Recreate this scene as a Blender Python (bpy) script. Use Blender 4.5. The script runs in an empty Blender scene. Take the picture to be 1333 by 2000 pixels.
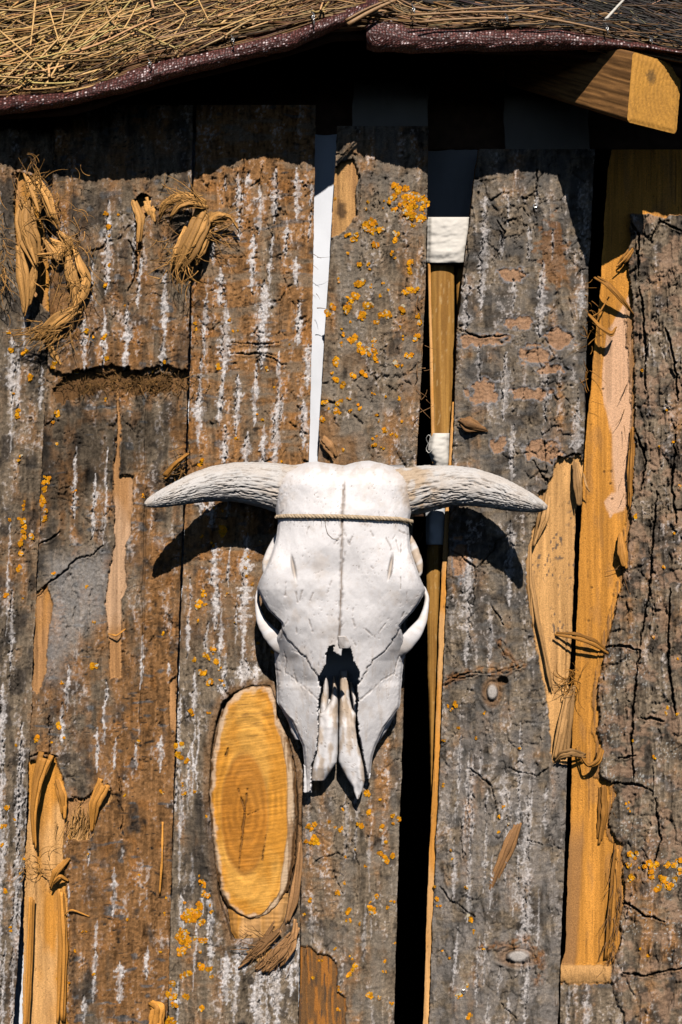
import bpy, math, random
import numpy as np
random.seed(7)
RNG = np.random.default_rng(7)
scene = bpy.context.scene
C = scene.collection

# ------------------------------------------------------------------ camera, world, sun, exposure
S, D, CAMZ = 1360.0, 1.6, 1.5          # photo pixels per metre on the wall plane, camera distance, camera height
cam_d = bpy.data.cameras.new('camera'); cam = bpy.data.objects.new('camera', cam_d); C.objects.link(cam)
cam.location = (0, -D, CAMZ); cam.rotation_euler = (math.pi/2, 0, 0)
cam_d.sensor_fit = 'VERTICAL'; cam_d.sensor_height = 36.0
cam_d.lens = 36.0*D/(2000.0/S); cam_d.clip_start = 0.05; cam_d.clip_end = 1500
scene.camera = cam
LX, LY, LZ = -0.10, 1.176, -1.0        # the way the sunlight travels
sun_d = bpy.data.lights.new('sun', 'SUN'); sun_d.energy = 5.0; sun_d.angle = math.radians(0.5); sun_d.color = (1, 0.965, 0.91)
sun = bpy.data.objects.new('sun', sun_d); C.objects.link(sun)
from mathutils import Vector
sun.rotation_euler = Vector((LX, LY, LZ)).to_track_quat('-Z', 'Y').to_euler(); sun.location = (0.6, -4, 6)
SUN_EL = math.atan2(1.0, math.hypot(LX, LY)); SUN_AZ = math.atan2(-LX, -LY)
world = bpy.data.worlds.new('World'); scene.world = world; world.use_nodes = True
wn = world.node_tree.nodes; bg = wn['Background']
sky = wn.new('ShaderNodeTexSky'); sky.sky_type = 'NISHITA'; sky.sun_disc = False
sky.sun_elevation = SUN_EL; sky.sun_rotation = SUN_AZ; sky.air_density = 0.55; sky.dust_density = 0.0; sky.altitude = 2000
world.node_tree.links.new(sky.outputs[0], bg.inputs[0]); bg.inputs[1].default_value = 0.05
vs = scene.view_settings; vs.view_transform = 'Standard'; vs.look = 'None'; vs.gamma = 1.0; vs.exposure = 0.08; vs.use_curve_mapping = False
scene.render.engine = 'CYCLES'; scene.cycles.max_bounces = 4; scene.cycles.diffuse_bounces = 0

# ------------------------------------------------------------------ small maths
def W(px, py, d=0.0):
    """photo pixel -> world point standing d metres in front of the wall plane"""
    px = np.asarray(px, float); py = np.asarray(py, float); d = np.asarray(d, float)
    f = (D-d)/D
    x = (px-666.5)/S*f; z = CAMZ-(py-1000.0)/S*f
    return np.stack(np.broadcast_arrays(x, -d+0*x, z), -1)
def w1(px, py, d=0.0): return tuple(float(v) for v in W(px, py, d))
TAB = RNG.random((16, 256, 256)).astype(np.float32)
def vn(x, y, s=0):
    t = TAB[s % 16]; o = (s*37) % 101
    x = np.asarray(x, float)+o*1.37; y = np.asarray(y, float)+o*2.11
    xi = np.floor(x).astype(int); yi = np.floor(y).astype(int); fx = x-xi; fy = y-yi
    fx = fx*fx*(3-2*fx); fy = fy*fy*(3-2*fy)
    a = t[xi & 255, yi & 255]; b = t[(xi+1) & 255, yi & 255]; c = t[xi & 255, (yi+1) & 255]; e = t[(xi+1) & 255, (yi+1) & 255]
    return (a*(1-fx)+b*fx)*(1-fy)+(c*(1-fx)+e*fx)*fy
def fbm(x, y, o=4, s=0, g=0.5):
    r = 0; a = 1; n = 0
    for i in range(o):
        r = r+a*vn(x*2**i, y*2**i, s+i); n += a; a *= g
    return r/n
def worley(x, y, s=0):
    xi = np.floor(x).astype(int); yi = np.floor(y).astype(int)
    f1 = np.full(x.shape, 9.0); f2 = np.full(x.shape, 9.0); idc = np.zeros(x.shape)
    for i in (-1, 0, 1):
        for j in (-1, 0, 1):
            cx = xi+i; cy = yi+j
            jx = TAB[s % 16][cx & 255, cy & 255]; jy = TAB[(s+1) % 16][cx & 255, cy & 255]
            dd = np.hypot(cx+jx-x, cy+jy-y)
            m = dd < f1
            f2 = np.where(m, f1, np.minimum(f2, dd)); idc = np.where(m, TAB[(s+2) % 16][cx & 255, cy & 255], idc); f1 = np.where(m, dd, f1)
    return f1, f2, idc
def ss(a, b, x):
    t = np.clip((x-a)/(b-a), 0, 1); return t*t*(3-2*t)
def mixc(a, b, m): return a*(1-m[..., None])+np.asarray(b)*m[..., None]
def curve(pts, t):
    p = np.array(pts, float); return np.interp(t, p[:, 0], p[:, 1])
def poly_sd(px, py, pts):
    """signed distance to a polygon, in pixels, positive inside"""
    pts = np.array(pts, float); n = len(pts); dist = np.full(px.shape, 1e9); ins = np.zeros(px.shape, bool)
    for i in range(n):
        ax, ay = pts[i]; bx, by = pts[(i+1) % n]
        ex, ey = bx-ax, by-ay; l2 = ex*ex+ey*ey+1e-9
        t = np.clip(((px-ax)*ex+(py-ay)*ey)/l2, 0, 1)
        dist = np.minimum(dist, np.hypot(px-ax-t*ex, py-ay-t*ey))
        c = ((ay > py) != (by > py)) & (px < (bx-ax)*(py-ay)/(by-ay+1e-12)+ax)
        ins ^= c
    return np.where(ins, dist, -dist)

# ------------------------------------------------------------------ mesh builders
def mesh_np(name, V, Q, col=None, extra=(), smooth=True):
    V = np.asarray(V, np.float32).reshape(-1, 3); Q = np.asarray(Q, np.int32).reshape(-1, 4)
    me = bpy.data.meshes.new(name)
    ex = [list(e) for e in extra]; nl = Q.size+sum(len(e) for e in ex); npoly = len(Q)+len(ex)
    me.vertices.add(len(V)); me.vertices.foreach_set('co', V.ravel())
    me.loops.add(nl); me.polygons.add(npoly)
    vi = np.concatenate([Q.ravel()]+[np.array(e, np.int32) for e in ex]) if ex else Q.ravel()
    st = list(range(0, Q.size, 4)); o = Q.size
    for e in ex: st.append(o); o += len(e)
    me.loops.foreach_set('vertex_index', vi.astype(np.int32)); me.polygons.foreach_set('loop_start', np.array(st, np.int32))
    me.polygons.foreach_set('use_smooth', np.full(npoly, smooth))
    me.update(calc_edges=True); me.validate()
    if col is not None:
        a = me.color_attributes.new('tint', 'FLOAT_COLOR', 'POINT')
        c4 = np.ones((len(V), 4), np.float32); c4[:, :3] = np.asarray(col, np.float32).reshape(-1, 3)
        a.data.foreach_set('color', c4.ravel())
    return me
def link(name, me, mat, parent=None):
    o = bpy.data.objects.new(name, me); C.objects.link(o)
    if mat and not me.materials: me.materials.append(mat)
    if parent: o.parent = parent
    return o
def thing(name, label, cat, group=None, loc=(0, 0, 0)):
    o = bpy.data.objects.new(name, None); C.objects.link(o); o.empty_display_size = 0.05
    tag(o, label, cat, group); return o
def tag(o, label, cat=None, group=None):
    o['label'] = label
    if cat: o['category'] = cat
    if group: o['group'] = group
    return o
def ringgrid(R, K, flip=False):
    i = np.arange(R-1)[:, None]; j = np.arange(K)[None, :]; j2 = (j+1) % K
    q = np.stack([i*K+j, i*K+j2, (i+1)*K+j2, (i+1)*K+j], -1).reshape(-1, 4)
    return q[:, ::-1] if flip else q
def tubes(P, rad, K=4, col=None, taper=None):
    """P (N,M,3) paths, rad (N,) -> V,Q,col of N separate tubes with closed ends"""
    P = np.asarray(P, float); N, M, _ = P.shape
    T = np.gradient(P, axis=1); T /= np.linalg.norm(T, axis=2, keepdims=True)+1e-9
    up = np.where(np.abs(T[..., 2:3]) > 0.9, np.array([1.0, 0, 0]), np.array([0, 0, 1.0]))
    A = np.cross(T, up); A /= np.linalg.norm(A, axis=2, keepdims=True)+1e-9; B = np.cross(T, A)
    th = np.arange(K)*2*math.pi/K
    r = np.broadcast_to(np.asarray(rad, float).reshape(-1, 1), (N, M)).copy()
    if taper is not None: r = r*np.asarray(taper)[None, :]
    V = P[:, :, None, :]+r[:, :, None, None]*(np.cos(th)[None, None, :, None]*A[:, :, None, :]+np.sin(th)[None, None, :, None]*B[:, :, None, :])
    q = ringgrid(M, K); Q = (q[None]+(np.arange(N)*M*K)[:, None, None]).reshape(-1, 4)
    caps = []
    if K == 4:
        b = np.arange(N)*M*K
        caps = np.concatenate([np.stack([b+3, b+2, b+1, b], -1), np.stack([b+(M-1)*K+i for i in range(4)], -1)]); Q = np.concatenate([Q, caps])
    cc = None
    if col is not None: cc = np.broadcast_to(np.asarray(col, float).reshape(N, 1, 1, 3), (N, M, K, 3)).reshape(-1, 3)
    return V.reshape(-1, 3), Q, cc
def ribbon(pts, width, thick=0.0007, n=24, twist=0.0, ragged=0.15, seed=0):
    """a solid bast strip along photo points (px,py,d); width in px; returns V,Q"""
    p = np.array(pts, float); t0 = np.linspace(0, 1, len(p)); t = np.linspace(0, 1, n)
    tt = t
    q = np.stack([np.interp(tt, t0, p[:, k]) for k in range(3)], -1)
    for _ in range(3): q[1:-1] = 0.25*q[:-2]+0.5*q[1:-1]+0.25*q[2:]
    w = np.interp(t, np.linspace(0, 1, len(np.atleast_1d(width))), np.atleast_1d(width))
    w = w*(1+ragged*(vn(t*9, t*0+seed, seed)-0.5)*2)
    Pw = W(q[:, 0], q[:, 1], q[:, 2]); T = np.gradient(Pw, axis=0); T /= np.linalg.norm(T, axis=1, keepdims=True)+1e-9
    Y = np.array([0, -1.0, 0]); A = np.cross(T, Y); A /= np.linalg.norm(A, axis=1, keepdims=True)+1e-9
    N = np.cross(A, T)
    ang = twist*t; ca, sa = np.cos(ang)[:, None], np.sin(ang)[:, None]
    A2 = A*ca+N*sa; N2 = N*ca-A*sa; hw = (w/2/S)[:, None]
    cup = 0.12*hw
    K = [Pw-A2*hw+N2*cup, Pw-A2*hw*0.3+N2*thick, Pw+A2*hw*0.4+N2*thick*1.2, Pw+A2*hw+N2*cup*0.7,
         Pw+A2*hw*0.9-N2*thick+N2*cup*0.4, Pw-A2*hw*0.9-N2*thick+N2*cup*0.4]
    V = np.stack(K, 1)
    Q = ringgrid(n, 6); e = [[5, 4, 3, 2, 1, 0], [(n-1)*6+i for i in range(6)]]
    return V.reshape(-1, 3), Q, e
def join(parts):
    Vs, Qs, Cs, o = [], [], [], 0
    for V, Q, c in parts:
        Vs.append(V); Qs.append(np.asarray(Q)+o); o += len(V)
        if c is not None: Cs.append(c)
    return np.concatenate(Vs), np.concatenate(Qs), (np.concatenate(Cs) if Cs else None)

# ------------------------------------------------------------------ materials
def mat(name, base=None, rough=0.85, attr='tint', fine=(900, 0.35), bump=(700, 0.25, 0.0008), spec=0.25, sheen=0):
    m = bpy.data.materials.new(name); m.use_nodes = True; nt = m.node_tree; n = nt.nodes; b = n['Principled BSDF']
    b.inputs['Roughness'].default_value = rough; b.inputs['Specular IOR Level'].default_value = spec
    tc = n.new('ShaderNodeTexCoord')
    if base is None:
        a = n.new('ShaderNodeVertexColor'); a.layer_name = attr; csrc = a.outputs[0]
    else:
        r = n.new('ShaderNodeRGB'); r.outputs[0].default_value = (*base, 1); csrc = r.outputs[0]
    nz = n.new('ShaderNodeTexNoise'); nz.inputs['Scale'].default_value = fine[0]; nz.inputs['Detail'].default_value = 3
    nt.links.new(tc.outputs['Object'], nz.inputs['Vector'])
    mr = n.new('ShaderNodeMapRange'); mr.inputs['From Min'].default_value = 0.25; mr.inputs['From Max'].default_value = 0.75
    mr.inputs['To Min'].default_value = 1-fine[1]; mr.inputs['To Max'].default_value = 1+fine[1]
    nt.links.new(nz.outputs[0], mr.inputs['Value'])
    mx = n.new('ShaderNodeMix'); mx.data_type = 'RGBA'; mx.blend_type = 'MULTIPLY'; mx.inputs[0].default_value = 1
    nt.links.new(csrc, mx.inputs[6]); nt.links.new(mr.outputs[0], mx.inputs[7]); nt.links.new(mx.outputs[2], b.inputs['Base Color'])
    if bump:
        nb = n.new('ShaderNodeTexNoise'); nb.inputs['Scale'].default_value = bump[0]; nb.inputs['Detail'].default_value = 4; nb.inputs['Roughness'].default_value = 0.65
        nt.links.new(tc.outputs['Object'], nb.inputs['Vector'])
        bu = n.new('ShaderNodeBump'); bu.inputs['Strength'].default_value = bump[1]; bu.inputs['Distance'].default_value = bump[2]
        nt.links.new(nb.outputs[0], bu.inputs['Height']); nt.links.new(bu.outputs[0], b.inputs['Normal'])
    return m
M_BARK = mat('bark', rough=0.95, fine=(800, 0.35), bump=(520, 0.7, 0.0016), spec=0.1)
M_WOOD = mat('wood', rough=0.75, fine=(500, 0.12), bump=(500, 0.25, 0.0006), spec=0.2)
M_FIBRE = mat('bast_fibre', rough=0.7, fine=(600, 0.25), bump=(800, 0.4, 0.0006), spec=0.25)
M_STRAW = mat('straw', rough=0.55, fine=(300, 0.25), bump=None, spec=0.4)
M_LICHEN = mat('lichen', rough=0.9, fine=(900, 0.3), bump=(900, 0.6, 0.001), spec=0.1)
M_BONE = mat('bone', rough=0.62, fine=(420, 0.05), bump=(900, 0.22, 0.0007), spec=0.3)
M_HORN = mat('horn_core', rough=0.8, fine=(600, 0.1), bump=(900, 0.3, 0.0008), spec=0.2)
M_CLOTH = mat('cotton_cloth', rough=0.9, fine=(1500, 0.06), bump=(1600, 0.3, 0.0004), spec=0.1)
M_TWINE = mat('twine', rough=0.85, fine=(1500, 0.3), bump=(1500, 0.5, 0.0006), spec=0.15)
M_METAL = mat('zinc_metal', base=(0.55, 0.53, 0.5), rough=0.35, fine=(400, 0.1), bump=None, spec=0.6)
M_METAL.node_tree.nodes['Principled BSDF'].inputs['Metallic'].default_value = 0.9
M_DARKB = mat('old_board', base=(0.075, 0.04, 0.024), rough=0.85, fine=(60, 0.4), bump=(120, 0.4, 0.002), spec=0.15)
M_SOIL = mat('soil', base=(0.045, 0.040, 0.026), rough=1.0, fine=(6, 0.4), bump=(40, 0.6, 0.01), spec=0.1)
def net_material():
    m = bpy.data.materials.new('shade_net'); m.use_nodes = True; nt = m.node_tree; n = nt.nodes; b = n['Principled BSDF']; L = nt.links.new
    a = n.new('ShaderNodeVertexColor'); a.layer_name = 'tint'
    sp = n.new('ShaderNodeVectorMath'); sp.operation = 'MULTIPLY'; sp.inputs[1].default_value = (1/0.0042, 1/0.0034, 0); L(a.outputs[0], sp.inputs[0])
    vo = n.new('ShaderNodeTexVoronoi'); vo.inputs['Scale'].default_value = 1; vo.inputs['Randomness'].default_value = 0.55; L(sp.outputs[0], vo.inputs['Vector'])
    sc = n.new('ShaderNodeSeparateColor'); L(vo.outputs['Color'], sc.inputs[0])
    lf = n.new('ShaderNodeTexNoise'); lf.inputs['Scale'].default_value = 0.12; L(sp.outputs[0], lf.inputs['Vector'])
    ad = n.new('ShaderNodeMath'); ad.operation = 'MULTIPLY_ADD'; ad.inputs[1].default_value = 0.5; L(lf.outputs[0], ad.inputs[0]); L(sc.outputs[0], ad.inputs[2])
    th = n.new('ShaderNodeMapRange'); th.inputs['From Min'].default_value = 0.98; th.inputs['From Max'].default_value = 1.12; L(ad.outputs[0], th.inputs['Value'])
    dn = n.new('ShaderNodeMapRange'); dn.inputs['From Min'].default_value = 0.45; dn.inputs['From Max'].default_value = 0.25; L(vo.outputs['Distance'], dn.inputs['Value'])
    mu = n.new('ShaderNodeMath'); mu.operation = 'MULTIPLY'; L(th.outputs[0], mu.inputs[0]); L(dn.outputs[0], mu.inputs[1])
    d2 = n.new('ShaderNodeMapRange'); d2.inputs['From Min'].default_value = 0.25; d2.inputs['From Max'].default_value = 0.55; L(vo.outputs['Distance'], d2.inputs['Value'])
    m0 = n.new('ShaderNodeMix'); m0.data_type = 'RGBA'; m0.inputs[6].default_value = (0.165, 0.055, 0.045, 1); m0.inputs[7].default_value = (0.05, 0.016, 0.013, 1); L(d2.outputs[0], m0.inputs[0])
    m1 = n.new('ShaderNodeMix'); m1.data_type = 'RGBA'; m1.inputs[7].default_value = (0.72, 0.58, 0.56, 1); L(mu.outputs[0], m1.inputs[0]); L(m0.outputs[2], m1.inputs[6])  # glints of the shiny plastic tape, painted as pale flecks in the base colour
    L(m1.outputs[2], b.inputs['Base Color']); b.inputs['Roughness'].default_value = 0.45; b.inputs['Specular IOR Level'].default_value = 0.35
    bu = n.new('ShaderNodeBump'); bu.invert = True; bu.inputs['Strength'].default_value = 0.8; bu.inputs['Distance'].default_value = 0.002
    L(vo.outputs['Distance'], bu.inputs['Height']); L(bu.outputs[0], b.inputs['Normal'])
    return m
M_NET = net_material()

# ------------------------------------------------------------------ ground
gx = np.linspace(-300, 300, 41); GX, GY = np.meshgrid(gx, gx)
gv = np.stack([GX, GY, 0*GX], -1).reshape(-1, 3); i = np.arange(40)
gq = np.array([[a*41+b, a*41+b+1, (a+1)*41+b+1, (a+1)*41+b] for a in range(40) for b in range(40)])
ground = link('ground', mesh_np('ground', gv, gq), M_SOIL); ground['kind'] = 'structure'

# ------------------------------------------------------------------ bark and wood "styles": height in metres, colour
GREY = np.array([0.175, 0.130, 0.088]); DGREY = np.array([0.052, 0.042, 0.034]); BROWN = np.array([0.245, 0.120, 0.046]); RUST = np.array([0.30, 0.115, 0.024])
WHITE = np.array([0.62, 0.56, 0.53]); TAN = np.array([0.43, 0.215, 0.085]); ORANGE = np.array([0.60, 0.255, 0.046]); PALE = np.array([0.70, 0.37, 0.135]); HONEY = np.array([0.55, 0.24, 0.04])
def bark(px, py, s, warm=0.5, dark=0.3, grit=1.0, lent=0.5, cell=(34, 70), crackw=0.7, seam=0.25):
    wx = px+10*(fbm(px/60, py/60, 3, s)-0.5); wy = py+24*(fbm(px/50, py/50, 3, s+5)-0.5)
    t = fbm(wx/55, wy/130, 4, s+1); t2 = fbm(wx/14, wy/60, 4, s+2); t3 = fbm(px/4.5, py/5.5, 3, s+3, 0.7); hz = fbm(wx/30, wy/7, 4, s+4)
    col = mixc(np.broadcast_to(GREY, px.shape+(3,)), BROWN, ss(0.62-warm*0.45, 0.85-warm*0.45, t*0.6+t2*0.25+hz*0.15))
    col = mixc(col, RUST, 0.40*ss(0.58, 0.74, fbm(wx/24, wy/40, 4, s+9))*ss(0.2, 0.6, np.full(px.shape, warm)))
    col = mixc(col, DGREY, ss(0.66-dark*0.35, 0.86-dark*0.35, fbm(wx/26, wy/34, 5, s+6))*0.85)
    # small dark lens-shaped pores lying across the stem
    ln = vn(wx/9, wy/3.4, s+7); lz = vn(px/40, py/40, s+8)
    lm = ss(0.80, 0.9, ln)*ss(0.35, 0.6, lz)*lent
    col = mixc(col, DGREY*0.6, lm)
    ln2 = vn(wx/26, wy/9, s+10); lm2 = ss(0.82, 0.9, ln2+0.1*(t3-0.5))*lent
    col = mixc(col, np.array([0.10, 0.10, 0.10]), lm2*0.8)
    # pale dusty crust in grains
    cr = ss(0.60, 0.70, t3*0.6+t2*0.4)*ss(0.4, 0.65, t2)
    col = mixc(col, np.array([0.36, 0.31, 0.28]), cr*0.6*grit)
    tf = vn(px/1.9, py/2.1, s+1); tv = fbm(wx/5.5, wy/42, 4, s+8, 0.6)
    col = col*np.clip(0.45+0.80*t3+0.22*(tf-0.5)+0.9*(t2-0.5)+1.1*(tv-0.47), 0.12, 2.0)[..., None]
    col = col*1.25
    h = 0.0062*(t2-0.5)+0.0036*(t-0.5)+0.0046*(tv-0.5)+0.0018*(hz-0.5)+0.0026*(t3-0.5)*grit-0.0007*lm+0.0008*(tf-0.5)
    # flaky scales with open seams
    f1, f2, cid = worley(wx/cell[0], wy/cell[1], s+3)
    e = f2-f1+0.25*(fbm(px/8, py/8, 3, s+2)-0.5); gate = ss(0.60-0.14*seam, 0.72-0.14*seam, fbm(px/45, py/80, 3, s+11))
    ck = (1-ss(0.0, 0.10*crackw, e+0.12*(t3-0.5)))*gate
    h = h-0.0038*ck+0.0020*(cid-0.5)*gate
    v = np.abs(fbm(wx/16, wy/95, 4, s+12)-0.5); gv_ = ss(0.52, 0.66, fbm(px/30, py/110, 3, s+13))
    vc = (1-ss(0.004, 0.02*crackw, v))*gv_
    h = h-0.004*vc
    g2 = np.abs(fbm(wx/48, wy/15, 4, s+14)-0.5); hc = (1-ss(0.003, 0.014, g2))*ss(0.5, 0.62, fbm(px/50, py/60, 3, s+15))
    h = h-0.003*hc
    return h, col
def streaks(px, py, h, col, lst, s, lean=-0.035, amt=1.0):
    g = fbm(px/3.2, py/3.8, 2, s+2, 0.7); tot = np.zeros(px.shape)
    for k, (x, y0, y1, w) in enumerate(lst):
        m = (py > y0-4) & (py < y1+4) & (np.abs(px-x) < w*2+16+abs(lean)*(y1-y0))
        if not m.any(): continue
        X, Y, G = px[m], py[m], g[m]
        t = np.clip((Y-y0)/(y1-y0), 0, 1)
        cx = x+lean*(Y-y0)+9*(fbm(Y/42+k*7.3, Y*0+k, 3, s)-0.5)+3*(vn(Y/7, Y*0+k*3.1, s+4)-0.5)
        hw = (w*0.75)*np.sqrt(np.sin(math.pi*t)+0.02)*(0.12+1.6*vn(Y/15+k*3, Y*0+k, s+1)*vn(Y/5+k*5, Y*0+k, s+6)+0.35*vn(Y/40+k, Y*0, s+7))+0.4
        q = np.abs(X-cx)/hw
        mk = ss(1.35, 0.35, q-(G-0.5)*2.4)*(0.55+0.45*ss(0.3, 0.55, vn(X/9, Y/14, s+9)))
        tot[m] = np.maximum(tot[m], mk)
        side = 0.55*hw*(1 if k % 2 else -1)*(w > 7); crk = (1-ss(0.4, 1.7, np.abs(X-cx-side-3*(G-0.5))))*ss(0.40, 0.55, vn(Y/22+k, Y*0+k*1.7, s+5))*(w > 4)
        h[m] += 0.0020*mk*(G-0.15)-0.006*crk
    g2 = fbm(px/2.0, py/2.2, 2, s+8, 0.8)
    return h, mixc(col, WHITE, np.clip(tot*(0.70+0.45*ss(0.3, 0.55, g2))*amt, 0, 1))
def grain(px, py, s, base=ORANGE, alt=PALE, scale=1.0):
    wx = px+5*(fbm(px/70, py/160, 3, s)-0.5)
    a = fbm(wx/7*scale, py/190, 4, s+1); b = fbm(wx/2.6, py/70, 3, s+2); c = fbm(px/40, py/120, 3, s+3)
    col = mixc(np.broadcast_to(base, px.shape+(3,)), alt, ss(0.42, 0.66, c))
    col = col*(0.62+0.76*a)[..., None]*(0.80+0.40*b)[..., None]
    ln = ss(0.80, 0.92, vn(wx/2.0, py/150, s+5))*ss(0.4, 0.6, vn(px/25, py/60, s+6)); col = mixc(col, BROWN*0.7, ln*0.55)
    stn = ss(0.58, 0.75, fbm(px/18, py/70, 4, s+7)); col = mixc(col, np.array([0.30, 0.155, 0.065]), stn*0.35)
    pk = ss(0.93, 0.97, vn(px/2.6, py/4.2, s+8)); col = mixc(col, BROWN*0.4, pk*0.6)
    return 0.0013*(a-0.5)+0.0009*(b-0.5)-0.0014*ln-0.0008*pk, col
def peel(px, py, h, col, poly, s, depth=0.006, rough_edge=7.0, base=TAN, alt=PALE, rim=True, tone=1.0):
    sd = poly_sd(px, py, poly)
    if sd.max() < -20: return h, col, np.zeros(px.shape)
    sd = sd+rough_edge*(fbm(px/9, py/22, 3, s)-0.5)*2+2.5*(vn(px/2.2, py/3, s+3)-0.5)
    m = ss(-0.8, 0.8, sd)
    hw, cw = grain(px, py, s+4, base, alt)
    fib = fbm(px/2.3, py/45, 3, s+6)
    h = h*(1-m)+(hw-depth+0.0016*(fib-0.5))*m
    if rim: h = h+0.0016*ss(-9, 0, sd)*(1-m)
    return h, mixc(col, 1, m*0)*(1-m[..., None])+cw*tone*m[..., None], m

def cracks(px, py, h, lines, s, depth=0.008, w=1.8):
    for k, pts in enumerate(lines):
        xs_ = [p[0] for p in pts]; ys_ = [p[1] for p in pts]
        b = (px > min(xs_)-20) & (px < max(xs_)+20) & (py > min(ys_)-20) & (py < max(ys_)+20)
        if not b.any(): continue
        X, Y = px[b], py[b]; X2 = X+10*(fbm(X/14, Y/14, 4, s+k)-0.5); Y2 = Y+10*(fbm(X/14, Y/14, 4, s+k+5)-0.5); sd = np.full(X.shape, 1e9); tt = np.zeros(X.shape)
        for i, (a, c) in enumerate(zip(pts[:-1], pts[1:])):
            ex, ey = c[0]-a[0], c[1]-a[1]; t = np.clip(((X2-a[0])*ex+(Y2-a[1])*ey)/(ex*ex+ey*ey), 0, 1); d = np.hypot(X2-a[0]-t*ex, Y2-a[1]-t*ey)
            tt = np.where(d < sd, (i+t)/(len(pts)-1), tt); sd = np.minimum(sd, d)
        wd = w*(0.5+0.9*vn(X/9, Y/9, s+k+2))*(0.35+0.65*np.sin(np.clip(tt, 0.02, 0.98)*math.pi))
        h[b] += 0.0018*ss(9, 2, sd)-(depth+0.0018)*ss(wd+0.9, wd*0.4, sd)
    return h
# ------------------------------------------------------------------ a slab: closed grid between a left and a right edge
SURF = {}
def slab(name, left, right, top, bot, d0, bulge, style, m, parent, thick=0.024, step=(1.65, 1.9), jitter=(2.5, 2.5), seed=0, sidecol=(0.35, 0.18, 0.07),
         offL=0, offR=0, coarse=2050, topcurve=None, key=None, lowcoarse=14, edgeround=0.0):
    ys = [top]
    y = top
    while y < bot:
        y += step[1] if (y > -20 and y < coarse) else lowcoarse
        ys.append(min(y, bot))
    ys = np.array(ys); R = len(ys)
    l = curve(left, ys); r = curve(right, ys)
    l = l+jitter[0]*(2*fbm(ys/40, ys*0+seed, 4, seed)-1)+0.7*jitter[0]*(vn(ys/4, ys*0, seed+4)-0.5); r = r+jitter[1]*(2*fbm(ys/36, ys*0+seed+9, 4, seed+1)-1)+0.7*jitter[1]*(vn(ys/4, ys*0+3, seed+5)-0.5)
    K = max(8, int(np.max(r-l)/step[0])); u = np.linspace(0, 1, K)
    PX = l[:, None]+(r-l)[:, None]*u[None]; PY = np.broadcast_to(ys[:, None], PX.shape).copy()
    if topcurve is not None:
        dy = curve(topcurve, PX)-top; PY = PY+dy*np.clip(1-(PY-top)/60, 0, 1)
    h, col = style(PX, PY, u)
    dd = d0+bulge*(1-np.abs(2*u-1)**2.6)[None]+h
    if edgeround:
        e = np.minimum(u, 1-u)[None]*(r-l)[:, None]; dd = dd-edgeround*(1-ss(0, 9, e))
    V = W(PX, PY, dd)
    back = d0-thick
    bl = W(l+offL, ys, 0*ys+back); br = W(r+offR, ys, 0*ys+back)
    ml = W(l+offL*0.1, ys, dd[:, 0]-0.0012); mr_ = W(r+offR*0.1, ys, dd[:, -1]-0.0012)
    V = np.concatenate([V, mr_[:, None], br[:, None], bl[:, None], ml[:, None]], 1)
    sg = np.asarray(sidecol)[None, None]*(0.8+0.4*fbm(ys/20, ys*0, 3, seed+3))[:, None, None]
    cc = np.concatenate([col, np.broadcast_to(sg, (R, 4, 3))], 1); KK = K+4
    me = mesh_np(name, V, ringgrid(R, KK, True), cc, extra=[list(range(KK)), list(range((R-1)*KK, R*KK))[::-1]])
    o = link(name, me, m, parent)
    SURF[key or o.name] = (PX, PY, dd, ys, l, r, K)
    return o
def depth_at(key, x, y):
    PX, PY, dd, ys, l, r, K = SURF[key]
    i = int(np.clip(np.searchsorted(ys, y), 0, len(ys)-1)); u = (x-l[i])/(r[i]-l[i]); j = int(np.clip(round(u*(K-1)), 0, K-1))
    return float(dd[i, j])
def rnd_streaks(x0, x1, y0, y1, n, s, wr=(3, 8), lr=(50, 180)):
    r = random.Random(s); o = []
    for _ in range(n):
        y = r.uniform(y0, y1); o.append((r.uniform(x0, x1), y, min(y+r.uniform(*lr), 2040), r.uniform(*wr)))
    return o
def z4(l): return [(350+x/2.222, 280+a/2.222, 280+b/2.222, w*0.75) for x, a, b, w in l]
def z3(l): return [(x/2.777, 300+a/2.777, 300+b/2.777, w*0.6) for x, a, b, w in l]
def z2(l): return [(x/3.333, 1400+a/3.333, 1400+b/3.333, w*0.5) for x, a, b, w in l]
def z1(l): return [(x/3.333, 850+a/3.333, 850+b/3.333, w*0.5) for x, a, b, w in l]
def z5(l): return [(800+x/2.5, 300+a/2.5, 300+b/2.5, w*0.6) for x, a, b, w in l]
def z6(l): return [(260+x/3.03, 860+a/3.03, 860+b/3.03, w*0.55) for x, a, b, w in l]

wall = thing('plank_wall', 'wall of upright rough bark slab planks the bleached skull hangs on', 'wall')

# --- plank at the far left
def st_0(px, py, u):
    h, c = bark(px, py, 11, warm=0.32, dark=0.55, lent=0.2)
    L = z3([(140, 830, 1030, 14), (70, 1000, 1350, 20), (225, 1150, 1400, 12), (110, 500, 700, 8)])+rnd_streaks(-110, 60, 620, 1980, 46, 3, (3, 9), (80, 240))+rnd_streaks(-5, 45, 1330, 1900, 12, 5, (6, 13), (120, 260))
    c = c*0.85
    h, c = streaks(px, py, h, c, L, 21, amt=0.75)
    h, c, m = peel(px, py, h, c, [(30, 335), (64, 345), (95, 480), (98, 610), (84, 600), (38, 540), (28, 440)], 31, 0.009, 4, HONEY*0.8, TAN)
    return h, c
slab('plank', [(200, -190), (3040, -215)], [(200, 106), (340, 104), (480, 102), (600, 98), (750, 92), (900, 83), (1050, 76), (1200, 69), (1400, 62), (1480, 57), (1700, 47), (1760, 42), (2000, 27), (3040, -10)], 150, 3040, -0.004, 0.006, st_0, M_BARK, wall, seed=1, key='p0', sidecol=(0.25, 0.12, 0.05))
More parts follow.
